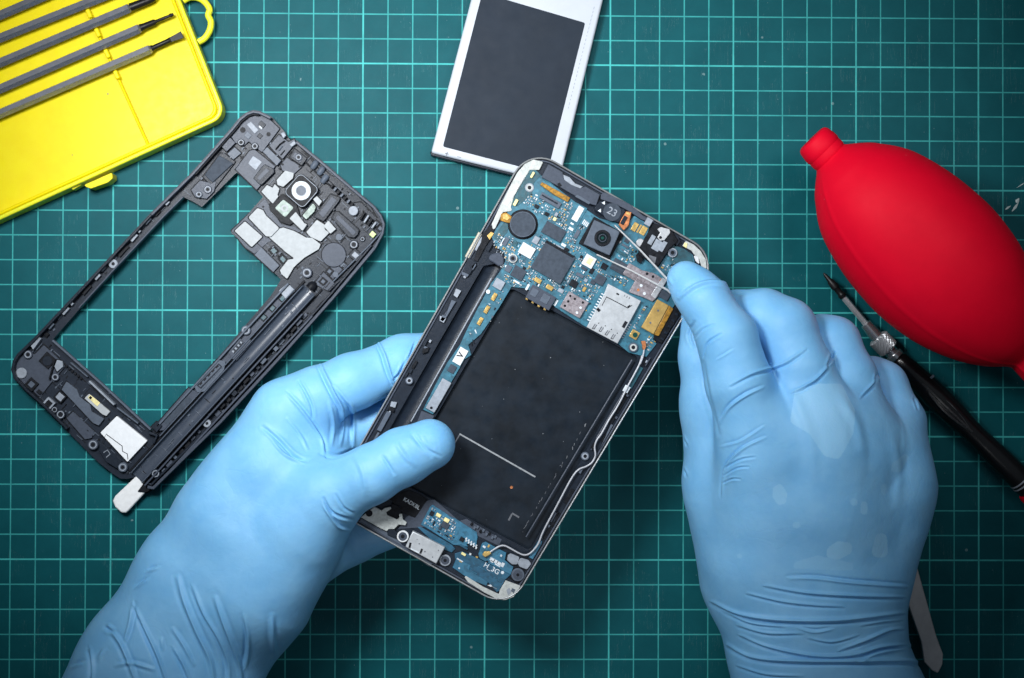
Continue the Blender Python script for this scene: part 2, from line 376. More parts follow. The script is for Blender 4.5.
MT['red'] = specks(MT['red0'], (.95,.30,.36), 1.6, .04); specks(MT['bay'], (.10,.13,.16), 2.2, .03); specks(MT['label'], (.12,.14,.17), 1.3, .03); specks(MT['yellow'], (.5,.4,.05), .8, .02)
# ------------------------------------------------------------------ the opened phone, lifted about 5 cm above the mat
phone = thing('opened_phone', 'opened smartphone with bare blue circuit boards and empty battery bay, in the left glove', 'phone', 500, 380)
UA = 29.8                                  # short axis of the phone in the photo, degrees
def UV(cx, cy, u, v):                      # offset along the short (u) and long (v) axis, photo pixels
    a = math.radians(UA); return (cx+u*math.cos(a)-v*math.sin(a), cy+u*math.sin(a)+v*math.cos(a))
l_ = ((437.5, 308.0), (-.4924, .8704)); t_ = ((551, 159.3), (127.5, 73.5)); r_ = ((676, 330), (-137.3, 230)); b_ = ((434, 567.6), (113.6, 64))
PH = [inter(*l_, *t_), inter(*t_, *r_), inter(*r_, *b_), inter(*b_, *l_)]
ZB, ZC, ZP = 5.00, 5.21, 5.27              # screen plate top, chassis top, board top
RAD = 30
def phr(d, r=None): return rounded(inset(PH, d), max(RAD-d, 6) if r is None else r, 10)
MB().prism(phr(1.2), 4.58, ZB).build('screen_plate', MT['black'], phone, .05)
rim = MB(); 
ro = [P(x, y, 5.2) for x, y in phr(0)]; ri = [P(x, y, 5.2) for x, y in phr(1.7)]
rim.plate([ro, ri], 4.66, 5.33).build('bezel', MT['rim'], phone, .045, label='silver metal bezel')
rim2 = MB(); ro = [P(x, y, 5.2) for x, y in phr(2.6)]; ri = [P(x, y, 5.2) for x, y in phr(4.4)]
rim2.plate([ro, ri], ZB, 5.27).build('inner_wall', MT['grey'], phone, .02)
# chassis with openings for the battery bay and the stylus channel
bay = [(511,288), (638.5,357.5), (530,550.5), (398,481)]
chan = rounded([(483.6,266), (502,262.5), (497,277), (462,331), (408,428), (384,470), (372,463), (391,427), (440.6,340)], 3, 3)
MB().prism(phr(4.5), ZB-.02, ZC, [rounded(bay, 4, 4), chan]).build('chassis', MT['dark'], phone, .015)
MB().prism(rounded(inset(bay, .4), 4, 4), ZB-.01, ZB+.02).build('battery_bay', MT['bay'], phone)
# curved floor of the stylus channel
def gutter(p0, p1, hw, zt, depth, n=10):
    a, b = P(*p0, zt), P(*p1, zt); d = (b-a).normalized(); u = Vector((-d.y, d.x, 0)); w = hw*K(zt)
    vs = []; fs = []
    for e in (a, b):
        for k in range(n+1):
            s = -1+2*k/n; vs.append((e.x+u.x*w*s, e.y+u.y*w*s, zt-depth*math.sqrt(max(0, 1-s*s))))
    for k in range(n): fs.append((k, k+1, n+2+k, n+1+k))
    return MB().add(vs, fs)
gutter((494.5,266), (379,465), 8.6, ZC-.01, .19).build('stylus_channel', MT['dark'], phone, smooth=True)
MB().prism(rounded(Hh(540,180, 560,150, 610,135, 640,170, 640,215, 610,225, 575,200), 4, 4), ZC, ZC+.13).build('channel_cap', MT['grey'], phone, .04)
MB().tube([P(491.5,278, ZC+.02), P(411,421.5, ZC+.02)], .026, 8).build('channel_rail', MT['grey3'], phone, smooth=True)
# ---------------- left rail between bezel and channel
rail = MB()
for y0, y1 in ((262, 322), (326, 372), (378, 412)):
    p0 = inter((437.5+9*.87, 308+9*.4924), l_[1], (0, y0), (1, .55)); p1 = inter((437.5+9*.87, 308+9*.4924), l_[1], (0, y1), (1, .55))
    rail.prism([UV(*p0, -2.6, 0), UV(*p0, 4, 0), UV(*p1, 4, 0), UV(*p1, -2.6, 0)], ZC, ZC+.07)
rail.build('side_rail', MT['grey'], phone, .02)
def clip(c, pts, m='grey3', z=ZC+.06, h=.05, name='rail_clip'):
    return MB().prism(c(*pts), z, z+h).build(name, MT[m], phone, .01)
clip(Hh, (345,360, 378,375, 352,418, 330,402)); clip(Hh, (318,430, 345,440, 282,545, 265,565, 246,555, 262,522, 280,530), 'grey2')
clip(Hh, (246,528, 285,545, 270,572, 244,560)); clip(Hh, (420,170, 470,200, 430,275, 385,260), 'dark')
clip(Hh, (385,255, 425,275, 415,290, 380,275), 'grey2'); clip(Hh, (440,225, 462,200, 470,215, 448,250), 'grey2')
clip(I, (448,115, 490,105, 480,135, 445,148), 'black'); clip(I, (455,95, 480,108, 476,120, 450,110), 'grey2')
clip(I, (255,440, 290,445, 278,480, 246,470)); clip(I, (240,470, 276,485, 268,508, 236,492), 'black')
clip(I, (228,500, 255,510, 190,628, 165,615), 'grey2'); clip(I, (165,625, 195,635, 180,660, 150,650), 'black')
def screw(cx, cy, r, m='rim', hole='black', z=ZC, name='screw_boss', hr=.42, h=.09, mid='grey3'):
    o = MB().cyl(cx, cy, r, z, z+h, 20).build(name, MT[m], phone, .02)
    MB().ring(cx, cy, r*hr, r*.72, z+h, z+h+.012, 20).build('ring', MT[mid], o)
    MB().cyl(cx, cy, r*hr, z+h, z+h+.006, 16).build('hole', MT[hole], o)
    return o
screw(*I(365,312)[0], 3.9, 'grey2', mid='grey3', z=ZC+.06)
MB().prism(rounded(Hh(484,8, 506,26, 424,178, 398,164), .8, 3), 4.85, 5.30).build('volume_key', MT['led2'], phone, .04, label='pale gold side key on the left edge')
clip(Hh, (508,20, 548,-20, 590,-30, 570,40, 528,100, 478,195, 455,185), 'black', z=ZC, h=.07, name='key_switch'); clip(Hh, (535,35, 560,10, 580,20, 552,62), 'gold', z=ZC+.07, h=.03, name='key_flex')
clip(Hh, (488,60, 505,40, 500,75, 470,130, 462,120), 'grey3', z=ZC+.07, h=.03); clip(Hh, (530,120, 560,75, 575,85, 545,135), 'dark', z=ZC, h=.12, name='chassis_block')
# ---------------- cream antenna plastic along the upper left edge and the corners
def poly(c, pts, z0, z1, m, name, r=0, bev=.015, label=None, holes=()):
    p = c(*pts); p = rounded(p, r, 3) if r else p
    return MB().prism(p, z0, z1, holes).build(name, MT[m], phone, bev, label=label)
poly(D, (328,72, 402,88, 372,150, 300,150, 232,262, 180,352, 158,430, 168,458, 95,470, 40,590, 22,600, 12,560, 75,420, 205,170, 262,105), ZC, ZC+.09, 'cream', 'antenna_plastic', 1.2, label='cream white strip along the upper left edge')
for x, y in ((235,215),(200,275),(165,335),(130,395)):
    (cx, cy), = D(x, y); MB().box(cx, cy, 4.2, 6.2, UA, ZC+.09, ZC+.11).build('antenna_contact', MT['white'], phone, .01)
poly(E, (625,378, 650,345, 705,370, 752,415, 785,470, 792,535, 760,530, 740,470, 700,430, 690,412), ZC, ZC+.09, 'cream', 'corner_plastic', 1.0)
poly(E, (640,355, 662,362, 655,395, 632,382), ZC+.09, ZC+.12, 'led', 'contact_pad')
poly(E, (700,440, 735,455, 745,510, 715,480), ZC+.09, ZC+.11, 'white', 'antenna_contact', .8)
poly(KK, (165,455, 178,448, 290,520, 400,572, 405,545, 445,478, 548,515, 500,590, 440,612, 390,606, 300,560, 190,490), ZC, ZC+.09, 'cream', 'antenna_plastic', .8)
poly(KK, (450,545, 470,525, 485,560, 462,580), ZC+.09, ZC+.10, 'grey3', 'antenna_contact'); poly(KK, (490,530, 512,540, 500,565, 480,550), ZC+.09, ZC+.10, 'grey2', 'antenna_contact')
# ---------------- main board: L shape, top block and the strip beside the channel
board = MB().prism([(529.2,169.9), (542.4,175.9), (575,201.8), (598.9,218), (625.4,225.4), (634.3,215.8), (649.8,224.7), (647.5,234.3), (638.7,248.3), (638.7,255), (657.9,267.5), (672.6,246),
    (684.4,249), (693,255), (696,266.7), (690,285), (674.4,305.4), (653.7,339.3), (656.7,343.7), (646.3,357), (628.7,352.6), (619,344.5), (583,325.3), (554.9,307), (526.9,288.6), (511.5,287),
    (499,308), (481,334), (468.3,345), (471.5,355), (464.5,359.5), (454.5,377), (446,391), (433,414.5), (423,409.5), (436,383.5), (447.4,362.5), (460,344.6), (468,327.4), (477.9,307.9), (490.9,283.6),
    (500.6,270.6), (505.5,260.8), (503.9,252.7), (495.7,246.2), (492,237.6), (495.3,229.7), (511.2,207)], ZC, ZP).build('main_board', MT['pcb'], phone, .01, label='blue circuit board crowded with chips')
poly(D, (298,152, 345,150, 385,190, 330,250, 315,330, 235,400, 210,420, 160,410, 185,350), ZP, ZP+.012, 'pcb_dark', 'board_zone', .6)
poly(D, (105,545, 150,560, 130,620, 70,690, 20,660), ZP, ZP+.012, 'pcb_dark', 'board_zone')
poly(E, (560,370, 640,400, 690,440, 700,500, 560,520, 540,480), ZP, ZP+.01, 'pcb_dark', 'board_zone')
def bx(c, x, y, w, h, m, name='chip', z=ZP, t=.06, ang=UA, bev=.012, parent=None, label=None):
    """component centred on a crop pixel; w, h in photo pixels along the phone axes"""
    (cx, cy), = c(x, y)
    KEEP.append((cx, cy, w, h))
    return MB().box(cx, cy, w, h, ang, z, z+t).build(name, MT[m], parent or phone, bev, label=label)
KEEP = []
# antenna/loudspeaker bar along the top
poly(D, (388,205, 440,108, 545,165, 555,200, 640,265, 690,285, 720,275, 828,335, 800,418, 740,402, 640,345, 520,275), ZC, ZC+.20, 'grey', 'antenna_module', .6, label='slate grey plastic module along the top edge')
poly(D, (552,185, 600,205, 640,250, 700,275, 680,290, 610,262, 560,225), ZC+.20, ZC+.23, 'grey3', 'module_window')
poly(D, (505,255, 525,245, 542,268, 520,282), ZC+.20, ZC+.21, 'black', 'module_hole')
poly(D, (640,350, 660,335, 760,395, 745,410), ZC+.20, ZC+.22, 'grey2', 'module_lip')
poly(D, (378,262, 392,240, 605,360, 585,392, 480,335), ZP, ZP+.09, 'amber', 'flex_cable', .4, label='amber ribbon cable below the grey module')
bx(D, 455, 380, 22.5, 6.4, 'grey2', 'board_connector', t=.08)
bx(D, 450, 372, 18, 1.6, 'dark', 'connector_slot', z=ZP+.08, t=.01)
# vibration motor coin
(mx_, my_), = D(248, 560)
mo = MB().cyl(mx_, my_, 15.2, ZC, ZP+.03, 40).build('motor_seat', MT['black'], phone, .02)
MB().cyl(mx_, my_, 13.2, ZP+.03, ZP+.17, 40).build('vibration_motor', MT['chip'], phone, .04, label='round dark grey vibration motor')
MB().ring(mx_, my_, 12.0, 12.6, ZP+.17, ZP+.182, 40).build('motor_edge', MT['grey2'], phone)
KEEP.append((mx_, my_, 32, 32))
poly(D, (85,480, 120,470, 165,500, 150,552, 120,545, 75,530), ZP, ZP+.1, 'amber', 'flex_cable', .8)
poly(D, (95,485, 125,480, 150,510, 130,530, 95,515), ZP+.1, ZP+.11, 'gold', 'flex_pad', .6)
screw(*D(298,283)[0], 4.6, 'grey3', mid='cream'); screw(*F(155,260)[0], 4.6, 'cream', mid='grey2', z=ZP)
screw(*G(362,525)[0], 4.8, 'grey2', mid='cream', z=ZP); screw(*E(560,425)[0], 4.8, 'grey3', mid='grey2', z=ZP)
# chips
bx(F, 432, 78, 22, 13, 'chip', t=.08)
bx(F, 428, 288, 34, 31, 'chip', t=.10, label='largest square processor chip')
poly(F, (385,135, 575,245, 562,258, 372,150), ZP+.10, ZP+.112, 'black', 'chip_notch')
bx(F, 250, 207, 14.5, 11.5, 'white', 'shield_can', t=.07); bx(F, 312, 137, 6, 7.5, 'grey3', 'crystal', t=.06)
bx(F, 193, 360, 13, 11.5, 'chip', t=.06); bx(F, 60, 435, 10, 9.5, 'grey3', 'inductor', t=.07)
bx(F, 567, 432, 7.6, 7, 'chip_dark', t=.06); bx(F, 747, 405, 10, 9.5, 'chip', t=.06)
bx(F, 775, 315, 6, 6, 'chip_dark', t=.05)
led = bx(F, 672, 280, 11.5, 11.5, 'white', 'flash_module', t=.08)
(cx, cy), = F(675, 278); MB().box(cx, cy, 5, 6.5, UA, ZP+.08, ZP+.095).build('flash_led', MT['led'], led)
for x, y in ((325,410), (405,458)): bx(F, x, y, 7.2, 4.6, 'gold', 'tantalum_capacitor', t=.07)
bx(F, 345, 525, 27, 15, 'grey', 'battery_connector', t=.17)
bx(F, 300, 492, 7, 8, 'grey2', 'connector_block', z=ZP+.17, t=.02); bx(F, 375, 535, 8, 9, 'grey2', 'connector_block', z=ZP+.17, t=.02)
for x, y in ((254,528), (294,552), (335,577), (376,598)): bx(F, x, y, 2.6, 4.4, 'gold', 'battery_pin', z=ZC-.02, t=.14)
for x, y in ((255,455), (447,562)): bx(F, x, y, 2.4, 6.5, 'silk', 'connector_mark', t=.02)
sh = bx(F, 572, 575, 23, 18.5, 'lilac', 'shield_can', t=.10)
for x, y in ((545,515), (530,552), (508,582), (630,560), (615,595), (590,628), (575,535)):
    (cx, cy), = F(x, y); MB().cyl(cx, cy, 1.3, ZP+.10, ZP+.104, 10).build('vent_hole', MT['black' if y < 590 else 'silk'], sh)
# silkscreen label chip at the top
poly(D, (610,395, 650,395, 735,440, 640,610, 570,570), ZP, ZP+.02, 'pcb', 'label_patch', .5)
(cx, cy), = D(662, 480); MB().box(cx, cy, 6.2, 15.5, UA, ZP+.02, ZP+.03).build('marking', MT['silk'], phone); KEEP.append((cx, cy, 12, 26))
(cx, cy), = D(618, 555); MB().box(cx, cy, 3.4, 1.8, UA, ZP+.02, ZP+.03).build('marking', MT['silk'], phone)
for k in range(4): bx(D, 705+k*10, 540+k*8, 1.2, 5, 'silk', 'pin_row', t=.02)
for x, y in ((352,425), (428,482)): bx(D, x, y, 4.6, 3.6, 'chip_dark', t=.05)
bx(D, 500, 485, 3, 4, 'grey3', 'crystal'); bx(D, 488, 520, 3.2, 3.6, 'led', 'crystal'); bx(D, 320, 187, 2.4, 6.4, 'led', 'spring_contact', z=ZP+.012, t=.08); bx(D, 193, 395, 3, 7, 'led', 'spring_contact', z=ZP+.012, t=.08)
# top speaker with its white 23 and the copper flex
sp = MB().prism(rounded(E(20,130, 72,68, 250,135, 195,225, 165,215, 140,205), 3, 3), ZC, ZC+.22).build('earpiece_speaker', MT['dark'], phone, .03)
(cx, cy), = E(150, 150); MB().cyl(cx, cy, 9.0, ZC+.22, ZC+.235, 30).build('membrane', MT['chip'], sp, .01); KEEP.append((cx, cy, 34, 24))
text('23', cx, cy, UA, 7.4, ZC+.24, MT['grey3'], sp, bold=.05)
for x, y in ((95,85), (68,137)):
    (cx, cy), = E(x, y); MB().prism([UV(cx, cy, -1.8, 1.5), UV(cx, cy, 1.8, 1.5), UV(cx, cy, 0, -1.8)], ZC+.22, ZC+.23).build('marking', MT['silk'], sp)
poly(E, (75,30, 100,15, 270,95, 380,190, 400,185, 440,210, 420,225, 350,200, 250,135, 170,95, 72,62), ZC, ZC+.13, 'grey', 'top_rail', .5)
poly(E, (215,190, 245,145, 282,150, 262,240, 230,275, 195,235), ZP, ZP+.14, 'copper', 'sensor_flex', .6)
bx(E, 230, 205, 4, 9, 'dark', 'sensor', z=ZP+.14, t=.03); bx(E, 258, 160, 4.4, 2.4, 'gold', 'flex_pad', z=ZP+.14, t=.01)
bx(E, 304, 250, 5.2, 9, 'gold', 'contact_pad', t=.03); bx(E, 362, 275, 6, 9, 'gold', 'contact_pad', t=.03)
bx(E, 333, 262, 2, 9, 'tan', 'contact_pad', t=.02); bx(E, 397, 216, 6.4, 7.6, 'grey3', 'gasket', t=.10)
# camera
(cx, cy), = E(85, 325)
cam_ = MB().box(cx-1, cy+.5, 35, 31, UA, ZC, ZP+.10).build('camera_seat', MT['black'], phone, .03); KEEP.append((cx, cy, 40, 36))
cm = MB().box(cx-.6, cy-.3, 28.5, 26.5, 24, ZP+.10, ZP+.34).build('camera_module', MT['grey2'], phone, .03, label='square rear camera with a round black lens')
MB().ring(cx, cy, 5.4, 8.2, ZP+.34, ZP+.385, 36).build('lens_ring', MT['black'], cm, .015)
MB().cyl(cx, cy, 5.4, ZP+.34, ZP+.362, 36).build('lens', MT['lens'], cm)
MB().ring(cx, cy, 3.3, 3.9, ZP+.372, ZP+.385, 30).build('lens_ring', MT['grey'], cm)
MB().cyl(cx, cy, 1.5, ZP+.372, ZP+.378, 20).build('lens', MT['lens_in'], cm)
# headphone jack block
jk = MB().prism(rounded(E(330,395, 435,220, 560,280, 600,345, 540,400, 460,525, 330,440), 2, 3), ZC, ZC+.24).build('headphone_jack', MT['black'], phone, .03)
poly(E, (480,250, 540,265, 545,290, 505,340, 475,345, 455,320, 475,290, 455,265), ZC+.24, ZC+.30, 'steel', 'jack_contact', 1)
(cx, cy), = E(478, 322); MB().cyl(cx, cy, 1.5, ZC+.30, ZC+.304, 12).build('hole', MT['black'], phone)
for x, y, w, h in ((418,338,4.6,10), (455,375,8,11), (495,382,4.4,11)): bx(E, x, y, w, h, 'grey3', 'jack_contact', z=ZC+.24, t=.03)
poly(E, (400,440, 450,455, 440,500, 400,480), ZC+.24, ZC+.245, 'ink', 'marking')
poly(E, (550,285, 600,310, 610,350, 590,380, 555,340), ZC, ZC+.16, 'dark', 'jack_housing', .8)
(cx, cy), = E(342, 358); MB().cyl(cx, cy, 4.4, ZP, ZP+.16, 20).build('screw', MT['steel'], phone, .03)
poly(E, (312,440, 330,420, 362,470, 345,500, 318,480), ZP, ZP+.13, 'black', 'microphone', 1)
bx(E, 285, 555, 14, 13, 'lilac', 'shield_can', t=.09); bx(E, 200, 520, 16, 12, 'chip', t=.05)
# shield can right of the slot and its neighbours
poly(G, (330,150, 415,0, 500,20, 590,75, 520,190, 490,215, 440,190), ZP, ZP+.09, 'lilac', 'shield_can', .6)
poly(G, (480,170, 560,50, 590,70, 510,195), ZP+.09, ZP+.11, 'steel', 'shield_lid')
for x, y, m in ((455,25,'black'), (495,45,'black'), (415,105,'silk'), (395,135,'copper'), (437,160,'silk'), (550,70,'copper')):
    (cx, cy), = G(x, y); MB().cyl(cx, cy, 1.5, ZP+.09, ZP+.096 if m != 'black' else ZP+.094, 10).build('vent_hole', MT[m], phone)
bx(G, 575, 172, 10, 8, 'chip', t=.06)
KEEP.append((*G(460,110)[0], 36, 30))
# card slot
slot = MB().prism(G(190,92, 330,165, 415,210, 350,330, 255,500, 45,388, 75,330, 165,160), ZP, ZP+.16).build('card_slot', MT['tin'], phone, .02, label='silver memory card slot')
KEEP.append((*G(225,290)[0], 46, 56))
def slit(p0, p1, w=.8, c=G, z=ZP+.16, m='black', par=None):
    (x0, y0), = c(*p0); (x1, y1), = c(*p1); a = math.degrees(math.atan2(y1-y0, x1-x0))
    MB().box((x0+x1)/2, (y0+y1)/2, math.hypot(x1-x0, y1-y0)+w*.6, w, a, z, z+.006).build('slit', MT[m], par or slot)
slit((180,182), (325,258)); slit((180,182), (150,240), .6); slit((325,258), (352,240), .7); slit((325,250), (338,240), 1.2)
slit((120,265), (130,275), 3.0); slit((295,385), (312,355), 3.2, m='chip_dark'); slit((250,160), (262,166), 1.6)
for k, (x, y) in enumerate(((92,382), (137,400), (178,424), (218,450))):
    slit((x-8, y+14), (x+10, y-14), 1.0, m='ink'); slit((x+4, y+18), (x+22, y-10), 1.0, m='ink'); slit((x-8,y+14), (x+4,y+18), .7, m='ink'); slit((x+34,y-22),(x+35,y-21), 1.1)
for k in range(3): slit((305+k*16, 168+k*9), (300+k*16, 178+k*9), .7, m='ink')
for k in range(11):
    t = k/10; bx(G, 155-95*t, 165+175*t, 3.4, 1.3, 'silk', 'solder_pin', t=.03)
for k in range(7):
    t = k/6; bx(G, 340-55*t, 370+85*t, 3.2, 1.2, 'grey3', 'solder_pin', t=.03)
# display connector at the right
tc_ = MB().prism(G(415,388, 525,198, 605,240, 500,438), ZP, ZP+.15).build('display_connector', MT['tan'], phone, .03, label='tan ribbon connector near the right edge')
MB().prism(G(605,240, 635,262, 535,450, 500,438), ZP, ZP+.12).build('flex_cable', MT['amber'], phone, .03)
for x, y in ((530,275), (478,358)): (cx, cy), = G(x, y); MB().cyl(cx, cy, 1.1, ZP+.15, ZP+.155, 10).build('hole', MT['ink'], tc_)
poly(G, (635,262, 665,262, 690,285, 555,500, 500,470, 500,440, 535,450), ZC, ZC+.12, 'black', 'side_key_holder', .5)
for k in range(5): bx(G, 655-24*k, 300+42*k, 3.2, 2.2, 'dark', 'key_rib', z=ZC+.12, t=.04)
KEEP.append((*G(520,320)[0], 24, 38))
bx(G, 370, 438, 8.4, 8.4, 'gold', 'coax_socket', t=.06); (cx, cy), = G(374, 440); MB().cyl(cx, cy, 2.5, ZP+.06, ZP+.09, 16).build('socket_core', MT['lens_in'], phone)
# coaxial cable: plugs at both ends, running down the right edge
path = G(435,540, 425,590, 405,640) + L(360,75, 350,105, 318,165, 290,220, 262,265, 240,305, 226,325, 220,345, 222,370, 212,390, 195,402, 172,412, 150,440, 110,515, 70,590)+ KK(668,225, 640,265, 605,297, 570,305, 530,290, 480,262, 440,243, 405,245, 365,268, 340,285)
MB().tube([P(v.x, v.y, ZP+.10) for v in smooth_path([(*p, 0) for p in path], 5)], .031, 8).build('antenna_cable', MT['cable'], phone, smooth=True, label='thin white cable along the right edge')
pl = G(415,480, 445,480, 450,520, 438,545, 425,540, 422,510); MB().prism(rounded(pl, 1, 3), ZP, ZP+.13).build('coax_plug', MT['copper'], phone, .02)
MB().prism(rounded(KK(285,305, 300,282, 340,280, 350,295, 325,312, 305,322), 1, 3), ZP, ZP+.13).build('coax_plug', MT['gold'], phone, .02)
# side strip components
for x, y in ((580,412), (535,490), (494,562)):
    o = bx(Hh, x, y, 4.0, 8.2, 'gold', 'contact_spring', t=.05); (cx, cy), = Hh(x, y); MB().box(cx, cy, 1.6, 4.6, UA, ZP+.05, ZP+.075).build('spring_tongue', MT['tan'], o)
(cx, cy), = Hh(543, 380); MB().cyl(cx, cy, 2.1, ZC, ZC+.12, 14).build('pin', MT['silk'], phone)
(cx, cy), = B(408, 462); w_ = MB().box(cx, cy, 9.2, 17, UA, ZP, ZP+.05).build('white_label', MT['white'], phone, .01)
text('V', cx+.4, cy-1, UA+90+180, 6.0, ZP+.052, MT['black'], w_, bold=.2)
(cx, cy), = B(380, 505); MB().box(cx, cy, 7, 8, UA, ZP, ZP+.04).build('chip', MT['chip'], phone, .01)
(cx, cy), = B(334, 595); w2 = MB().box(cx, cy, 10.2, 34.5, UA, ZP, ZP+.07).build('shield_can', MT['grey3'], phone, .02)
(cx, cy), = B(310, 637); MB().cyl(cx, cy, 1.4, ZP+.07, ZP+.075, 12).build('hole', MT['black'], w2)
for x, y in ((460,378), (452,412), (446,420)): (cx, cy), = B(x, y); MB().box(cx, cy, 4, 1, UA+40, ZP, ZP+.01).build('marking', MT['silk' if y < 400 else 'black'], phone)
poly(I, (440,498, 520,530, 480,600, 400,600), ZC, ZC+.07, 'grey', 'channel_block', .8)
# ---------------- right rail details
for x, y, w, h in ((270,265,5,9), (300,215,4,22), (145,490,4,16), (105,560,4,16), (80,600,4,12), (250,320,4,9)):
    bx(L, x, y, w, h, 'black', 'rail_slot', z=ZC, t=.05)
bx(L, 340,140, 4.6, 24, 'pcb_dark', 'antenna_strip', z=ZC, t=.06); bx(L, 314,174, 5.6, 7, 'silk', 'foam_pad', z=ZC, t=.10)
screw(*L(192,372)[0], 4.3, 'grey2', mid='grey3', z=ZC)
poly(L, (236,350, 244,335, 275,280, 268,278), ZC, ZC+.10, 'grey2', 'rail_edge'); 
for a, b in (((330,88), (18,610)), ((352,105), (225,320))):
    (p,), (q,) = L(*a), L(*b); MB().tube([P(*p, ZC+.01), P(*q, ZC+.01)], .03, 8).build('bay_wall', MT['grey'], phone, smooth=True)
def edge_pt(line, off, t):
    (x, y), (dx, dy) = line; l = math.hypot(dx, dy); return (x+dx/l*t-dy/l*off, y+dy/l*t+dx/l*off)
for k in range(26):                          # ribs and clips moulded along both side rails
    side = k % 2; t = random.uniform(-60, 150) if side == 0 else random.uniform(20, 235); off = random.uniform(-10.5, -5.5) if side == 0 else random.uniform(5.5, 12)
    x, y = edge_pt(l_ if side == 0 else r_, off, t)
    MB().box(x, y, random.uniform(1, 3), random.uniform(2, 11), UA, ZC, ZC+random.uniform(.075, .13)).build('rail_rib', MT[random.choice(('black', 'grey', 'grey2', 'dark', 'grey3'))], phone, .008)
# marks printed on the bay film
def stroke(c, p0, p1, w, m='silkg', z=ZB+.02, h=.004):
    (x0, y0), = c(*p0); (x1, y1), = c(*p1); a = math.degrees(math.atan2(y1-y0, x1-x0))
    MB().box((x0+x1)/2, (y0+y1)/2, math.hypot(x1-x0, y1-y0), w, a, z, z+h).build('marking', MT[m], phone)
stroke(C, (405,47), (662,193), 1.5); stroke(C, (405,50), (385,85), 1.2, 'ink'); stroke(C, (583,316), (607,330), 1.7, 'ink'); stroke(C, (583,318), (571,340), 1.7, 'ink')
(cx, cy), = C(581, 228); MB().cyl(cx, cy, 1.5, ZB+.02, ZB+.026, 12).build('sticker_dot', MT['copper'], phone)
for k in range(34):                         # scuffed line down the right side of the bay film
    t = min(1, max(0, k/34+random.uniform(-.03, .03))); x = 835-235*t+random.uniform(-2, 2); y = 8+400*t
    if random.random() < .85: stroke(C, (x, y), (x-random.uniform(1, 7), y+random.uniform(2, 12)), random.uniform(.2, .6), random.choice(['ink', 'ink', 'ink', 'ink', 'ink', 'silkg']), h=.003)
for k in range(40):
    t, u = random.random(), random.random()
    p = Vector(bay[0]).lerp(Vector(bay[3]), t).lerp(Vector(bay[1]).lerp(Vector(bay[2]), t), u)
    if k < 16: MB().cyl(p.x, p.y, random.uniform(.2, .45), ZB+.02, ZB+.024, 6).build('dust_speck', MT['silkg'], phone)
# ---------------- bottom: usb port, sub board, motor bracket
ps = MB().prism(J(325,265, 385,180, 470,135, 520,75, 545,65)+C(320,270, 350,295)+KK(130,75, 180,60, 420,200, 400,245, 200,150, 135,100), ZC, ZC+.02)
ps.build('bottom_frame', MT['grey'], phone, .015)
poly(J, (400,0, 480,30, 525,65, 460,165, 440,190, 340,150, 270,60, 330,20), ZC, ZC+.03, 'black', 'adhesive_film', .5)
(cx, cy), = J(418, 92); text('KADKBL', cx, cy, UA+1, 3.9, ZC+.034, MT['silk'], phone, bold=.05, sx=.9)
poly(J, (72,185, 165,115, 215,140, 230,125, 275,115, 280,128, 245,150, 250,170, 320,200, 335,185, 330,165, 352,160, 358,200, 385,220, 375,240, 330,235, 300,265, 262,265, 250,280, 215,265), ZC, ZC+.16, 'cream', 'motor_bracket', .5, label='off-white bracket at the lower left corner')
(cx, cy), = J(130, 158); MB().cyl(cx, cy, 3.4, ZC+.16, ZC+.164, 14).build('hole', MT['black'], phone)
poly(J, (245,150, 275,125, 285,90, 350,120, 345,160, 325,165, 330,185, 318,198, 250,170), ZC+.03, ZC+.10, 'black', 'motor_block', .5)
poly(J, (250,282, 262,262, 300,268, 322,290, 310,330, 255,305), ZC, ZC+.12, 'dark', 'bracket_foot', .5)
sb = poly(J, (480,235, 545,110, 560,100, 735,215, 745,250, 720,290, 770,330, 800,385, 700,372, 540,270), ZC, ZP, 'pcb_low', 'sub_board')
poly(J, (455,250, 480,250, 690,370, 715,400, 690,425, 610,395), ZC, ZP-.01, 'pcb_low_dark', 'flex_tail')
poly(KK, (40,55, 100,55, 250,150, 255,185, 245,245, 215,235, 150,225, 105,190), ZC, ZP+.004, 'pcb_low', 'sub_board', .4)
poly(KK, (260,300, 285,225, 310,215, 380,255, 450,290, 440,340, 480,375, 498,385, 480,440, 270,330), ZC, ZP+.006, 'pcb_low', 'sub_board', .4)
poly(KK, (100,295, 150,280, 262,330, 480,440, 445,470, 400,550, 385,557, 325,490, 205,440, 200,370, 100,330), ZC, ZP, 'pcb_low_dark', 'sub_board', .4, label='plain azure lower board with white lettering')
poly(KK, (85,390, 110,330, 205,372, 200,405, 325,490, 315,515, 200,470), ZC, ZP+.008, 'pcb_low', 'sub_board', .4)
poly(KK, (600,320, 665,210, 695,210, 690,230, 630,335), ZC, ZP, 'pcb_low', 'antenna_strip', .4)
(cx, cy), = KK(676, 222); MB().cyl(cx, cy, 1.2, ZP, ZP+.01, 10).build('hole', MT['grey3'], phone)
(cx, cy), = KK(350, 398); text('H_3G', cx, cy, UA, 5.0, ZP+.004, MT['silk'], phone, bold=.08)
(cx, cy), = KK(424, 424); MB().cyl(cx, cy, 1.6, ZP, ZP+.008, 14).build('marking', MT['silk'], phone)
for i, (x, y, w, h) in enumerate(((355,337,5,3.2), (378,350,4.2,3.4), (400,362,4.5,3), (352,350,3,1.8), (425,372,3,4.2), (390,375,6,1.2))):
    (cx, cy), = KK(x, y); MB().box(cx, cy, w, h, UA, ZP+.006, ZP+.012).build('marking', MT['silk'], phone)
poly(KK, (320,510, 335,508, 345,505, 355,518, 345,522, 335,516), ZP, ZP+.006, 'silk', 'marking')
stroke(KK, (350,518), (385,535), .5, 'silkg', z=ZP)
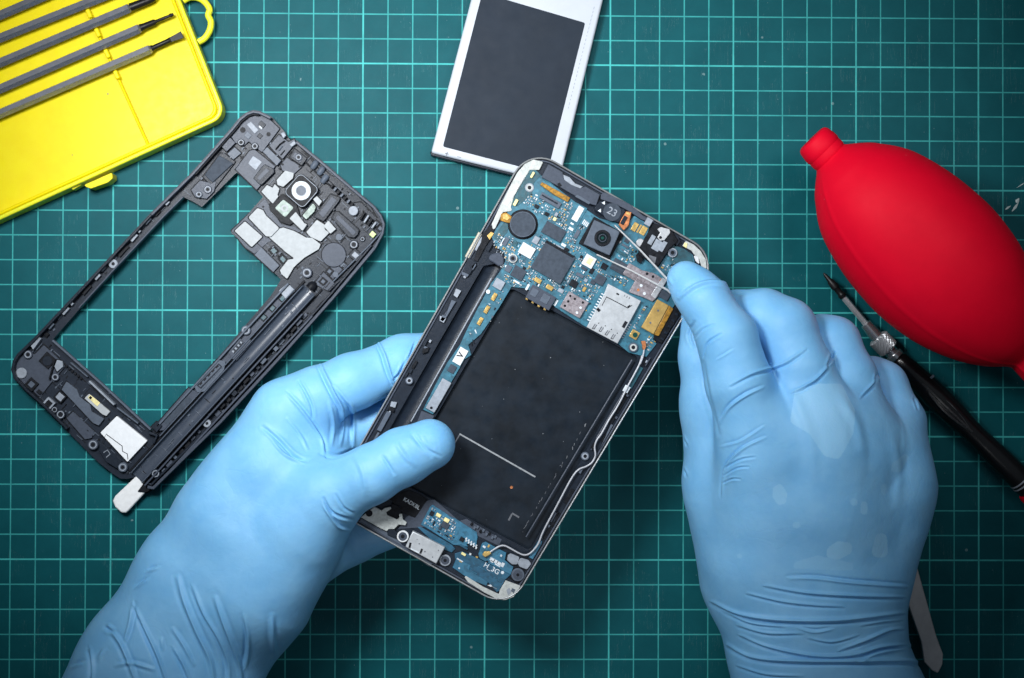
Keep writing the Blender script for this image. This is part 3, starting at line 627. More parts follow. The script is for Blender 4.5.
poly(KK, (455,340, 460,305, 480,295, 540,320, 525,370, 490,370), ZC, ZC+.12, 'grey3', 'rubber_block', 1.5); poly(KK, (525,360, 545,325, 600,340, 620,365, 590,405, 540,385), ZC, ZC+.12, 'grey3', 'rubber_block', 2)
poly(KK, (440,330, 460,290, 470,300, 455,345), ZC, ZC+.10, 'black', 'gap_filler')
poly(KK, (462,455, 500,375, 580,405, 545,490, 520,500), ZC, ZC+.02, 'black', 'screw_seat')
screw(*KK(528,440)[0], 6.6, 'grey2', mid='grey', z=ZC+.02, hr=.24); screw(*KK(35,342)[0], 5.8, 'grey3', mid='grey', z=ZC, hr=.3); screw(*J(358,315)[0], 6.0, 'white', mid='grey', z=ZC, hr=.34)
usb = MB().prism(J(425,278, 645,388, 585,502, 375,385), ZC, ZC+.30).build('usb_port', MT['tin'], phone, .03, label='silver charging port at the bottom edge')
for p0, p1, w in (((410,362), (404,388), 2.2), ((488,403), (478,428), 2.0)): slit(p0, p1, w, c=J, z=ZC+.30, par=usb)
slit((415,400), (465,425), 1.2, c=J, z=ZC+.30, m='silk', par=usb)
for x, y in ((470,365), (508,418), (455,335), (560,455), (600,410)): (cx, cy), = J(x, y); MB().cyl(cx, cy, random.uniform(.4, .9), ZC+.30, ZC+.304, 8).build('pit', MT['ink'], usb)
poly(J, (60,220, 75,190, 215,268, 250,285, 330,345, 370,392, 560,500, 540,520, 360,405, 250,330), ZC, ZC+.045, 'grey2', 'lower_lip', .4)
for k in range(9): bx(KK, 215+20*k, 95+11*k+ (k%2)*16, 2.2, 3.4, 'grey2' if k % 3 else 'black', 'frame_rib', z=ZC+.06, t=.03)
for x, y, w, h, m in ((555,160,4,5,'chip_dark'), (600,172,5,3.6,'led'), (655,205,5.5,4,'led'), (645,240,8,6,'chip'), (760,335,4.5,4.4,'chip_dark'), (610,258,3,3,'chip'), (770,435,5,2.6,'led')):
    bx(J, x, y, w, h, m, 'chip' if m != 'led' else 'capacitor', z=ZP, t=.05)
for k in range(10): bx(KK, 178+(k//2)*17, 195+(k//2)*12+(k%2)*14, 1.6, 2.4, 'silk', 'solder_pin', z=ZP+.004, t=.02)
for x, y, w, h, m in ((470,190,9,4,'grey3'), (520,200,5,3,'chip_dark'), (640,330,6,3,'chip'), (690,345,4,6,'chip_dark'), (610,375,8,3.4,'grey2'), (650,410,3.4,3.4,'grey3'), (700,420,5,5,'chip'), (640,470,3,5,'tan'), (480,480,6,4,'grey3'), (495,455,3,3,'chip_dark'), (170,160,4.6,6,'pcb_dark'), (105,145,5,9,'grey2'), (85,150,2,9,'silk'), (125,330,6,7,'grey2'), (180,420,7,2,'silk'), (230,330,3,4,'chip_dark'), (550,60,5,3,'silk'), (590,95,4,9,'grey2'), (500,170,5,3,'silk'), (620,250,3,3,'chip_dark')):
    bx(F, x, y, w, h, m, 'chip' if m[:4] in ('chip','grey') else 'component', t=.04)
for x, y, w, h, m in ((250,345,5,4,'chip'), (215,430,12,3,'pcb_dark'), (240,380,8,2.2,'grey2'), (200,350,3,3,'silk')):
    bx(E, x, y, w, h, m, 'component', t=.03)
for x, y, w, h, m in ((135,340,7,1.2,'silk'), (140,350,3,1.2,'gold'), (160,250,9,2,'pcb_low_dark'), (205,300,2,2,'silk'), (250,320,2.4,1.6,'gold'), (130,395,1.6,1.6,'silk'), (225,420,8,1,'pcb_low'), (290,400,10,.7,'pcb_low'), (400,480,6,.7,'pcb_low'), (320,350,2,2,'chip_dark'), (300,250,3,2,'silk'), (330,245,2,3,'gold'), (415,310,2,2,'silk')):
    (cx, cy), = KK(x, y); MB().box(cx, cy, w, h, UA, ZC, ZP+.022).build('component', MT[m], phone, .004)
# ---------------- tiny surface components scattered over the free board areas
def inside(p, poly_):
    c = False; n = len(poly_)
    for i in range(n):
        (x0, y0), (x1, y1) = poly_[i], poly_[(i+1)%n]
        if (y0 > p[1]) != (y1 > p[1]) and p[0] < (x1-x0)*(p[1]-y0)/(y1-y0)+x0: c = not c
    return c
zones = [(D(300,330, 640,400)+F(640,60, 800,260)+G(120,70, 180,90, 60,340, 20,360)+F(450,480, 250,455, 130,445, 110,400)+F(20,150), ZP, 320),
    (G(330,330, 420,215, 500,215, 415,385, 370,420), ZP, 26), (G(460,440, 520,470, 470,560, 440,520), ZP, 12), (E(190,300, 320,420, 300,480, 260,520, 180,430), ZP, 50), (G(20,40, 150,20, 330,60, 300,140, 190,90), ZP, 40),
    (J(500,225, 550,120, 720,215, 700,350), ZP, 46), (Hh(640,300, 670,330, 560,560, 480,660, 430,640), ZP, 10), (E(470,520, 560,460, 600,520, 540,560), ZP, 8)]
ca = math.radians(UA); tiny = {k: MB() for k in ('silk', 'solder', 'grey2', 'tan', 'chip_dark')}; ncap = 0
for zpoly, z, cnt in zones:
    xs = [p[0] for p in zpoly]; ys = [p[1] for p in zpoly]; made = tries = 0
    while made < cnt and tries < 6000:
        tries += 1
        x, y = random.uniform(min(xs), max(xs)), random.uniform(min(ys), max(ys))
        if not inside((x, y), zpoly): continue
        if any(abs((x-a)*math.cos(ca)+(y-b)*math.sin(ca)) < w/2+1.4 and abs(-(x-a)*math.sin(ca)+(y-b)*math.cos(ca)) < h/2+1.4 for a, b, w, h in KEEP): continue
        made += 1
        turn = random.random() < .5; n_row = random.choice((1, 1, 2, 3, 4))
        for q in range(n_row):
            w, h = random.choice(((1.1, 2.2), (.9, 1.6), (1.5, 2.8), (.8, .8)))
            if turn: w, h = h, w
            cx, cy = UV(x, y, (q*(w+.9)) if not turn else 0, (q*(h+.9)) if turn else 0)
            if not inside((cx, cy), zpoly) or any(abs((cx-a)*math.cos(ca)+(cy-b)*math.sin(ca)) < w2/2+.6 and abs(-(cx-a)*math.sin(ca)+(cy-b)*math.cos(ca)) < h2/2+.6 for a, b, w2, h2 in KEEP): continue
            KEEP.append((cx, cy, w, h)); zz = z+random.uniform(.018, .05)
            big = max(w, h) > 2.5 and ncap < 60
            if big:
                ncap += 1
                o = MB().box(cx, cy, w, h, UA, z, zz).build('capacitor', MT[random.choice(('tan', 'chip_dark', 'grey2'))], phone, .006)
                e = MB()
                for sgn in (-1, 1):
                    ex, ey = UV(cx, cy, sgn*w*.36 if w > h else 0, sgn*h*.36 if h > w else 0)
                    e.box(ex, ey, w*.3 if w > h else w*1.06, h*.3 if h > w else h*1.06, UA, z, zz+.006)
                e.build('solder_end', MT['solder'], o)
            else:
                tiny[random.choice(('silk', 'solder', 'solder', 'solder', 'grey2', 'tan', 'chip_dark'))].box(cx, cy, w*.9, h*.9, UA, z, zz)
for k, mb in tiny.items():
    o = mb.build('surface_components', MT[k], phone); o['kind'] = 'stuff'
settle(phone, 500, 380, 4.58)
# ------------------------------------------------------------------ cutting mat
g = MB()
g.plate([[Vector((-60,45,0)), Vector((60,45,0)), Vector((60,-65,0)), Vector((-60,-65,0))]], -.3, 0)
cm_ = g.build('cutting_mat', MT['mat'], None, 0)
cm_['kind'] = 'structure'; cm_['label'] = 'teal self-healing cutting mat with pale printed centimetre grid'; cm_['category'] = 'cutting mat'
def scuff(pts, w):
    MB().tube([P(x, y, .004) for x, y in pts], [w*.2, w, w*.3], 5, .25).build('scuff', MT['scuff'], cm_)
c_ = crop(960,160,8.47)
scuff(c_(500,325, 485,350, 475,360), .09); scuff(c_(495,360, 470,400, 440,435), .06); scuff(c_(430,388, 405,405, 385,420), .05); scuff(c_(542,195, 530,205, 480,235), .02)

# ------------------------------------------------------------------ plastic mid frame lying on the mat
mf = thing('phone_mid_frame', 'dark grey plastic phone mid frame with camera window, lying flat on the mat', 'phone frame', 200, 300)
MA = 41.2
def mf_p(c, pts, z0, z1, m, name, r=0, bev=.015, label=None, holes=()):
    """raised panel with a dark groove around its foot, painted as a black sheet"""
    p = c(*pts); p = rounded(p, r, 3) if r else p
    mb = MB().prism(p, z0, z1, holes); m2 = None
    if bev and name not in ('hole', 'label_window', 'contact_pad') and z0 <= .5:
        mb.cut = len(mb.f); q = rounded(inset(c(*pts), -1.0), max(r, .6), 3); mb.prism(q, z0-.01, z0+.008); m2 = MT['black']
    if bev == .015: bev = .05 if m in ('foam', 'white', 'foamg') else .026
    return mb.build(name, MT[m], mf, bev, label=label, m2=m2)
def mf_b(c, x, y, w, h, m, name, z, t, ang=MA, bev=.012):
    (cx, cy), = c(x, y); return MB().box(cx, cy, w, h, ang, z, z+t).build(name, MT[m], mf, bev)
outer = [(150,213.5),(192,172),(231.5,127.5),(238.5,118.5),(246,112.5),(253,110),(260,111),(271.5,116.5),(285,132),(290,140),(297,140.5),(321,160),(352,186.5),(375,206),(382,215),(385.5,224),(384,234),(376,249),
    (333.4,300),(280,360),(222,423),(163,481),(154,490),(147,489),(140,476),(127,479),(120,478.5),(113,474),(98,462),(85,449),(66,430),(44,408),(25,391),(14,379),(11,370),(12.5,361),(17,354),(35.6,336),(76,293)]
hole_ = [(163.5,218),(184,197.5),(191,200.5),(202,207),(219,190),(236.5,172.5),(250,182),(263,197),(246,216),(230.6,232.5),(253,251),(281,279.5),(271,295.5),(234.5,338),(196.7,382.5),(171,412),(156,429.5),(150,430.5),(100,384),(51.5,341),(79.5,309),(115,270)]
ZM = .42
MB().prism(rounded(outer, 3, 2), .10, ZM, [rounded(hole_, 1, 2)]).build('frame_plate', MT['grey_lo'], mf, .03)
# raised outer wall following the outline
def strip(pts, w, z0, z1, m, name, off=0.0, bev=.02, closed=False):
    """wall of width w (photo px) along a polyline; off shifts it sideways"""
    pts = [Vector((*p, 0)) for p in pts]; n = len(pts); l, r = [], []
    for i, p in enumerate(pts):
        d = (pts[min(i+1,n-1)]-pts[max(i-1,0)]).normalized(); u = Vector((-d.y, d.x, 0))
        l.append(p+u*(off-w/2)); r.append(p+u*(off+w/2))
    return MB().prism([(v.x, v.y) for v in l+r[::-1]], z0, z1).build(name, MT[m], mf, bev)
strip(outer[17:24], 3, ZM, .80, 'grey', 'outer_wall', 2.0); strip(outer[17:24], 2.2, ZM, .68, 'dark', 'outer_wall', 6.0)
strip(outer[:8], 2.6, ZM, .78, 'grey', 'outer_wall', 1.8); strip(outer[1:7], 1.6, ZM, .70, 'black', 'outer_wall', 4.2)
strip(outer[10:18], 2.6, ZM, .74, 'grey', 'outer_wall', 1.8)
strip(outer[30:], 2.4, ZM, .78, 'dark', 'outer_wall', 1.6); strip([outer[-1], outer[0]], 2.4, ZM, .78, 'dark', 'outer_wall', 1.6)
strip([(79.5,309),(115,270),(163.5,218),(184,197.5)], 1.8, ZM, .70, 'grey', 'inner_wall', -1.4)
strip([(51.5,341),(100,384),(150,430.5)], 2.2, ZM, .66, 'grey2', 'inner_wall', -1.0)
# thin left rail: clips and boss
for x, y, w, h, m in ((440,160,3,9,'grey3'), (462,132,2.6,3,'grey3'), (500,90,2,8,'grey2'), (580,12,3,5,'grey3'), (395,215,3.6,14,'black'), (285,325,3,7,'grey3'), (308,290,3.4,6,'grey2'), (150,470,3,9,'grey3'), (177,440,2.4,3,'grey3'), (90,535,2,7,'grey2'), (200,410,3,5,'black'), (240,380,3.4,12,'black'), (70,570,4,4,'black'), (540,55,3,7,'black')):
    mf_b(T, x, y, w, h, m, 'rail_clip', ZM, .2 if m != 'black' else .12)
def boss(c, x, y, r, m='grey2', z=ZM, h=.16, hr=.38):
    (cx, cy), = c(x, y); o = MB().cyl(cx, cy, r, z, z+h, 20).build('screw_boss', MT[m], mf, .02)
    MB().cyl(cx, cy, r*hr, z+h, z+h+.006, 14).build('hole', MT['black'], o); MB().ring(cx, cy, r*.55, r*.75, z+h, z+h+.01, 18).build('ring', MT['grey3'], o)
    return o
boss(T, 352, 270, 4.6, 'grey3')
# top block
mf_p(O, (20,520, 140,360, 170,365, 240,420, 70,640, 55,560), ZM, .52, 'dark', 'earpiece_tray', .6)
mf_p(O, (30,510, 130,375, 225,430, 85,560), .52, .60, 'chip', 'earpiece_mesh', .6)
mf_p(O, (0,545, 60,560, 75,570, 110,545, 95,620, 45,670, -30,660, -60,610), ZM, .56, 'grey', 'corner_block', .6); boss(O, 52, 606, 4.2, 'grey', z=.56, h=.06); boss(O, -8, 640, 3.4, 'grey2', z=.56, h=.08)
mf_p(O, (130,300, 190,240, 240,290, 180,350), ZM, .60, 'grey', 'rib_block', .6); mf_p(O, (185,365, 235,320, 280,360, 225,405), ZM, .55, 'grey2', 'rib_block', .6)
mf_p(O, (200,230, 260,190, 300,130, 340,95, 420,90, 470,130, 540,195, 420,355, 330,280, 300,310, 240,290), ZM, .54, 'grey', 'top_panel', 1)
mf_p(O, (315,165, 345,145, 400,205, 370,230), .54, .58, 'grey3', 'label_window'); mf_p(O, (395,180, 405,170, 425,188, 415,200), .54, .59, 'silk', 'contact_pad')
for x, y, r in ((290,203,2.8), (465,232,2.2)): (cx, cy), = O(x, y); MB().cyl(cx, cy, r, .54, .546, 16).build('hole', MT['black'], mf)
for x, y in ((278,287), (372,313)): boss(O, x, y, 3.6, 'dark', z=.54, h=.08)
mf_b(O, 420,165, 6.5, 5, 'dark', 'recess', .54, .05); mf_b(O, 325,240, 6, 5.5, 'grey2', 'recess', .54, .03); mf_b(O, 405,243, 4.5, 4.5, 'dark', 'recess', .54, .04); mf_b(O, 470,228, 9, 9, 'grey', 'recess', .535, .003)
mf_p(O, (240,470, 335,345, 370,335, 510,450, 385,610), ZM, .58, 'grey', 'cover_block', .8)
mf_p(O, (325,430, 360,378, 420,420, 378,476), .58, .60, 'grey3', 'label_window')
mf_p(O, (360,530, 420,450, 440,435, 500,465, 505,490, 420,575, 405,575), .58, .62, 'dark', 'embossed_tab', 1); mf_p(O, (385,530, 450,460, 470,480, 405,545), .62, .63, 'grey', 'embossed_tab', .5)
mf_p(O, (425,350, 455,318, 550,410, 520,445), ZM, .66, 'grey2', 'rib_block', .6)
mf_p(O, (470,310, 535,235, 600,285, 640,265, 650,290, 560,400, 500,345), ZM, .58, 'grey', 'latch_block', .6)
strip(O(510,335, 540,300, 575,275), 1.2, .58, .68, 'black', 'latch_slot'); strip(O(530,345, 560,310), 1.2, .58, .64, 'grey2', 'latch_slot'); strip(O(545,375, 575,340), 1.2, .58, .62, 'black', 'latch_slot')
mf_p(O, (605,300, 640,275, 655,295, 620,320), .58, .68, 'grey3', 'latch_tip'); mf_p(O, (545,225, 570,215, 585,240, 565,262), .58, .70, 'grey3', 'latch_tip')
mf_p(O, (640,330, 725,395, 690,445, 610,390), ZM, .64, 'dark', 'screw_block', .8); mf_p(O, (645,352, 700,395, 680,425, 625,385), .64, .66, 'grey', 'screw_block', .6); boss(O, 668, 388, 3.6, 'grey', z=.66, h=.04)
mf_p(O, (545,440, 590,390, 690,455, 640,500, 560,480), ZM, .50, 'grey', 'rib_block', .6)
for x, y in ((548,430),(560,437),(540,465),(620,405),(675,452)): mf_b(O, x, y, 2.0, 2.0, 'black', 'notch', ZM+.08, .01)
# camera window
(cx, cy), = Q(425, 160)
cw = MB().prism(rounded(rect(cx, cy, 26.5, 27, MA), 5, 5), ZM, .74).build('camera_window', MT['black'], mf, .03, label='square black camera window with white ring')
MB().prism(rounded(rect(cx, cy, 25.5, 26, MA), 5, 5), .74, .765, [rounded(rect(cx, cy, 23.9, 24.4, MA), 4.2, 5)]).build('window_bezel', MT['grey3'], cw, .01)
MB().ring(cx-.3, cy, 5.2, 9.6, .74, .78, 40).build('lens_ring', MT['silk'], cw, .015)
MB().cyl(cx-.3, cy, 5.2, .74, .752, 30).build('lens', MT['grey2'], cw)
MB().ring(cx-.3, cy, 4.7, 5.3, .78, .785, 30).build('lens_ring', MT['grey3'], cw)
# flash window and foam pieces around it
mf_p(Q, (255,235, 330,180, 400,230, 420,300, 365,340, 320,325, 260,262), ZM, .56, 'black', 'flash_housing', 2)
mf_p(Q, (285,250, 330,205, 385,248, 340,300), .56, .60, 'foamg', 'flash_window', 1.5, label='translucent greenish flash window')
(cx, cy), = Q(337, 252); MB().ring(cx, cy, 1.8, 3.6, .60, .615, 20).build('flash_lens', MT['foam'], mf)
mf_p(Q, (295,105, 340,55, 385,68, 380,95, 330,140, 300,130), ZM, .62, 'foam', 'foam_pad', .8); mf_p(Q, (215,165, 245,130, 275,145, 285,125, 310,150, 300,180, 305,190, 275,228), ZM, .58, 'foam', 'foam_pad', .6)
mf_p(Q, (362,305, 395,270, 440,330, 455,335, 430,370), ZM, .64, 'foam', 'foam_pad', .8); mf_p(Q, (430,290, 485,225, 500,245, 490,270, 450,310), ZM, .62, 'foamg', 'foam_pad', .8); mf_p(Q, (485,205, 505,188, 532,215, 515,240), ZM, .64, 'foam', 'foam_pad', .6)
# pale antenna film, raised blocks
mf_p(Q, (60,368, 235,200, 270,262, 320,335, 360,345, 385,345, 430,370, 250,430, 180,490, 130,455), ZM-.02, ZM+.04, 'grey', 'tray', .8)
mf_p(Q, (75,370, 130,320, 222,400, 165,455), ZM+.04, .58, 'foam', 'foam_pad', 1.2, label='pale square pad at the left corner'); mf_p(Q, (147,300, 195,250, 225,262, 240,290, 310,355, 265,400, 240,398), ZM+.04, .64, 'foam', 'foam_pad', 2)
mf_p(Q, (255,402, 300,362, 330,352, 390,372, 450,405, 480,405, 525,440, 515,465, 440,510, 400,545, 385,560, 350,620, 320,595, 312,575, 355,520, 390,515, 340,478), ZM+.04, .56, 'foam', 'antenna_film', .8, label='pale antenna film running to the pen channel')
mf_p(Q, (450,375, 505,312, 550,340, 545,360, 570,380, 525,425, 470,400), ZM, .58, 'foam', 'foam_pad', 1); mf_p(Q, (540,345, 565,315, 605,360, 575,385), ZM, .62, 'foam', 'foam_pad', .8)
mf_p(Q, (180,495, 215,455, 310,550, 278,585), ZM, .54, 'grey2', 'side_block', .6)
for c0 in ((255,470, 280,448, 305,475, 280,500), (305,515, 325,490, 352,520, 330,545)): mf_p(Q, c0, ZM+.001, ZM+.03, 'black', 'window_frame'); MB().prism(inset(Q(*c0), 1.2), ZM+.03, ZM+.035).build('window_gap', MT['pcb_dark'], mf)
boss(Q, 453, 588, 5.2, 'grey')
# upper right region
mf_p(QQ, (70,310, 130,230, 170,245, 165,260, 100,345, 60,325), ZM, .60, 'dark', 'embossed_tab', 1.2); mf_p(QQ, (80,310, 135,240, 155,255, 98,330), .60, .61, 'grey', 'embossed_tab', 1)
mf_p(QQ, (135,330, 150,305, 165,305, 250,380, 245,400, 230,415, 205,410), ZM, .60, 'dark', 'embossed_tab', 1.2); mf_p(QQ, (150,330, 162,318, 238,390, 225,405), .60, .61, 'grey', 'embossed_tab', 1)
(cx, cy), = QQ(226, 300); MB().cyl(cx, cy, 4.8, ZM, .62, 24).build('sticker_dot', MT['grey3'], mf, .02)
for x, y, r in ((165,412,3.4), (150,570,3.0)): (cx, cy), = QQ(x, y); MB().cyl(cx, cy, r, ZM, .50, 20).build('moulding_mark', MT['grey2'], mf, .01)
(cx, cy), = QQ(143, 487); MB().cyl(cx, cy, 12.6, ZM, .47, 40).build('motor_recess', MT['black'], mf, .01); MB().cyl(cx, cy, 12.0, .47, .50, 40).build('motor_recess', MT['grey'], mf, .01)
for x, y in ((90,130), (62,105), (105,165)): (cx, cy), = QQ(x, y); MB().lathe(P(cx-3, cy+4, ZM+.1), P(cx+3, cy-4, ZM+.1), [(0,.10),(.1,.13),(.3,.13),(.38,.09)], 12).build('rib', MT['grey2'], mf, smooth=True)
strip(QQ(20,90, 60,130, 110,180, 140,200), 1.6, ZM, .60, 'black', 'groove')
for k in range(7): mf_b(QQ, 135+14*k, 195+13*k, 2.2, 4.2, 'grey2' if k % 2 else 'black', 'rib', ZM, .2)
for k in range(4): strip(QQ(255+16*k,338+12*k, 275+16*k,305+14*k), 2.0, ZM, .66, 'grey3' if k % 2 else 'black', 'rib')
mf_p(QQ, (30,60, 60,90, 130,150, 180,170, 300,285, 320,320, 260,260, 220,265, 120,165), ZM, .47, 'dark', 'top_edge_step', .6)
boss(QQ, 228, 443, 4.6, 'dark', h=.10); boss(QQ, 265, 420, 2.6, 'dark', h=.08); mf_b(QQ, 308, 400, 5.2, 5.2, 'lime', 'sticker', ZM, .16)
mf_p(QQ, (205,490, 232,460, 270,490, 245,520), ZM, .58, 'dark', 'recess', .5); mf_p(QQ, (218,488, 232,472, 252,490, 238,505), .58, .60, 'grey3', 'recess')
for x, y in ((125,557), (98,600), (185,530), (340,375), (325,355)):
    mf_b(QQ, x, y, 7, 7, 'black', 'recess', ZM, .06); mf_b(QQ, x, y, 3.6, 3.6, 'grey2', 'recess', ZM+.06, .02)
strip(QQ(140,600, 220,520, 300,440, 345,390), 1.4, ZM, .60, 'grey2', 'rib'); strip(QQ(120,640, 160,600, 215,565), 2.4, ZM, .56, 'dark', 'rib')
mf_p(QQ, (110,560, 150,520, 180,550, 140,590), ZM, .445, 'grey', 'panel'); mf_p(QQ, (60,610, 100,560, 150,610, 120,640), ZM, .445, 'grey', 'panel')
# right rail with the pen channel
a0, a1 = (311.5,287), (136,478)
def along(t, off): 
    d = Vector((a1[0]-a0[0], a1[1]-a0[1])).normalized(); u = Vector((-d.y, d.x)); p = Vector(a0).lerp(Vector(a1), t)+u*off; return (p.x, p.y)
def gut(p0, p1, hw, zt, depth, n=12):
    a, b = P(*p0, zt), P(*p1, zt); d = (b-a).normalized(); u = Vector((-d.y, d.x, 0)); w = hw*K(zt); vs = []; fs = []
    for e in (a, b):
        for k in range(n+1):
            s = -1+2*k/n; vs.append((e.x+u.x*w*s, e.y+u.y*w*s, zt-depth+depth*1.0*(1-math.sqrt(max(0, 1-s*s)))))
    for k in range(n): fs.append((k, k+1, n+2+k, n+1+k))
    return MB().add(vs, fs)
def half_pipe(p0, p1, hw, zc, r, n=14, up=True):
    a, b = P(*p0, zc), P(*p1, zc); d = (b-a).normalized(); u = Vector((-d.y, d.x, 0)); w = hw*K(zc); vs = []; fs = []
    for e in (a, b):
        for k in range(n+1):
            th = math.pi*k/n; vs.append((e.x+u.x*w*math.cos(th), e.y+u.y*w*math.cos(th), zc+r*math.sin(th)))
    for k in range(n): fs.append((k, k+1, n+2+k, n+1+k))
    fs.append(tuple(range(n+1))); fs.append(tuple(reversed(range(n+1, 2*n+2))))
    return MB().add(vs, fs)
gut(along(.015, 0), along(1.0, 0), 8.3, ZM+.24, .22).build('pen_channel', MT['sleeve'], mf, smooth=True, label='long smooth grey channel that holds the pen')
(cx, cy) = along(.0, 0); MB().lathe(P(cx+4, cy-5, ZM+.08), P(cx-4, cy+5, ZM+.08), [(0,.05),(.08,.15),(.2,.2),(.35,.2)], 18).build('channel_end', MT['black'], mf, smooth=True)
strip([along(.02, 7.4), along(1.0, 7.4)], 1.1, ZM, .70, 'grey2', 'channel_lip'); strip([along(.02, -7.4), along(1.0, -7.4)], 1.1, ZM, .68, 'grey2', 'channel_lip')
strip([along(0, 9.4), along(1.0, 9.4)], 2.2, ZM, .52, 'black', 'sleeve_wall'); strip([along(-.02, -9.2), along(.93, -9.2)], 2.0, ZM, .50, 'black', 'sleeve_wall')
strip([along(.10, -11.5), along(1.0, -11.5)], 1.8, ZM, .78, 'grey', 'outer_wall'); strip([along(.08, -20.0), along(.97, -20.0)], 2.0, ZM, .76, 'grey', 'outer_wall')
# note: positive offset = toward the frame opening
for k in range(26):
    t = .10+.84*k/25
    if abs(t-.66) < .03: continue
    (x, y) = along(t, -15.6+random.uniform(-1, 1)); MB().box(x, y, random.uniform(2.2, 5), random.uniform(3, 8), 42.5, ZM, ZM+random.uniform(.08, .26)).build('rail_rib', MT[random.choice(('grey','dark','grey2','black'))], mf, .01)
(x, y) = along(.66, -15.4); o = MB().cyl(x, y, 4, ZM, .66, 18).build('screw_boss', MT['grey3'], mf, .02); MB().cyl(x, y, 1.5, .66, .666, 12).build('hole', MT['black'], o)
boss(S, 157, 547, 4.6, 'dark', z=ZM, h=.3); mf_p(S, (105,598, 135,560, 150,590, 130,600), ZM-.1, .5, 'black', 'rail_tip', .6)
# inner side of the rail
strip([along(.05, 19.5), along(.80, 19.5)], 2.0, ZM, .70, 'grey2', 'inner_wall'); strip([along(.05, 14.2), along(.80, 14.2)], 7.0, ZM, .50, 'grey', 'rail_floor'); strip([along(.05, 10.9), along(.82, 10.9)], 1.2, ZM, .66, 'grey2', 'rail_lip')
mf_p(S, (505,30, 530,8, 552,30, 525,55), ZM, .60, 'grey3', 'contact_pad', .6)
for x, y in ((515,52), (487,80), (462,106)):
    mf_b(S, x, y, 6.6, 6.6, 'black', 'window_frame', ZM, .12, 42.5); mf_b(S, x, y, 3.8, 4.6, 'pcb_dark', 'window_gap', ZM+.12, .01, 42.5)
boss(S, 412, 142, 4.8, 'grey2', h=.2)
mf_p(S, (362,205, 395,165, 412,180, 420,165, 432,175, 385,228, 372,222), ZM, .62, 'grey', 'rail_tab', .8); mf_p(S, (372,200, 398,170, 408,182, 382,212), .62, .64, 'dark', 'rail_tab', .8)
for k in range(4): mf_b(S, 376+7.5*k, 202-8.5*k, 2.4, 2.0, 'grey3', 'rib', .64, .02, 42.5)
mf_p(S, (265,300, 330,225, 355,230, 350,255, 295,315, 275,318), ZM, .66, 'grey2', 'rail_tab', 1); mf_p(S, (273,298, 335,235, 346,245, 285,308), .66, .67, 'dark', 'rail_tab', .8); mf_p(S, (278,298, 335,240, 341,245, 284,303), .67, .68, 'grey2', 'rail_tab', .6)
for k in range(5): mf_b(S, 285+11.5*k, 293-12*k, 1.6, 3.4, 'black', 'slot', .68, .005, 42.5)
mf_p(S, (165,402, 250,305, 280,320, 180,425, 165,425), ZM, .60, 'grey', 'rail_panel', .8); mf_p(S, (180,400, 245,325, 260,338, 190,412), .60, .61, 'chip', 'rail_mesh', .6)
mf_p(S, (145,415, 160,400, 175,412, 160,430), ZM, .7, 'dark', 'hinge_block', .5); strip(S(135,430, 160,440, 150,462), 2.6, ZM, .72, 'dark', 'inner_wall')
# bottom block
mf_p(R_, (55,160, 100,118, 130,130, 165,95, 225,150, 245,175, 190,240, 150,290, 110,255, 60,215), ZM, .50, 'grey', 'bottom_panel', 1)
mf_p(R_, (110,90, 140,60, 155,70, 125,112), ZM, .66, 'grey3', 'rail_clip', .4); boss(R_, 105, 130, 4.4, 'grey', z=ZM+.08, h=.1)
(cx, cy), = R_(80, 200); MB().cyl(cx, cy, 5.4, .50, .58, 24).build('sticker_dot', MT['grey3'], mf, .02)
mf_b(R_, 178, 152, 12.5, 12.5, 'black', 'recess', .50, .08); (cx, cy), = R_(178, 154); MB().cyl(cx, cy, 4.8, .58, .60, 22).build('microphone', MT['dark'], mf, .01)
mf_p(R_, (205,175, 215,150, 235,155, 238,175, 215,195), .50, .62, 'grey3', 'foam_pad', .6); strip(R_(205,150, 185,225), 1.6, .50, .66, 'black', 'rib'); boss(R_, 208, 215, 4, 'grey', z=.50, h=.08)
mf_b(R_, 118, 243, 10.5, 10.5, 'black', 'recess', .50, .10); mf_b(R_, 118, 243, 5.4, 5.4, 'grey2', 'recess', .60, .03); mf_b(R_, 148, 272, 5, 4, 'black', 'recess', .50, .06)
mf_b(R_, 226, 290, 10, 9.5, 'black', 'recess', ZM, .16); mf_b(R_, 226, 290, 7, 6.5, 'grey3', 'recess', ZM+.16, .03)
mf_b(R_, 183, 315, 9.6, 9.6, 'grey3', 'recess', ZM, .2); mf_b(R_, 183, 315, 6, 6, 'black', 'recess', ZM+.2, .01)
boss(R_, 228, 356, 4.8, 'dark', h=.16); boss(R_, 205, 338, 3.4, 'dark', h=.12)
mf_p(R_, (232,262, 250,232, 290,262, 300,290, 340,320, 345,345, 392,372, 372,398, 350,388), ZM, .58, 'grey2', 'speaker_plate', .6, label='pale grey plate on the bottom block'); mf_p(R_, (318,295, 335,278, 415,345, 400,362, 385,355), ZM, .56, 'foam', 'contact_strip', .6)
mf_p(R_, (330,292, 340,282, 378,312, 366,326), .56, .58, 'led', 'contact_pad', .4); mf_b(R_, 341, 293, 2.6, 2.6, 'black', 'hole', .58, .01, MA)
mf_p(R_, (378,425, 440,362, 555,455, 480,535), ZM, .60, 'paper', 'speaker_label', .8, label='bright white square pad at the bottom corner')
strip(R_(385,462, 400,430, 460,475, 462,495, 480,505, 482,525), .8, .60, .606, 'black', 'label_edge'); mf_p(R_, (370,490, 385,465, 440,510, 460,530, 440,560, 400,535), .606, .64, 'dark', 'speaker_corner', .6)
strip(R_(390,500, 405,490, 415,505, 400,518), .8, .64, .645, 'grey3', 'moulding_mark')
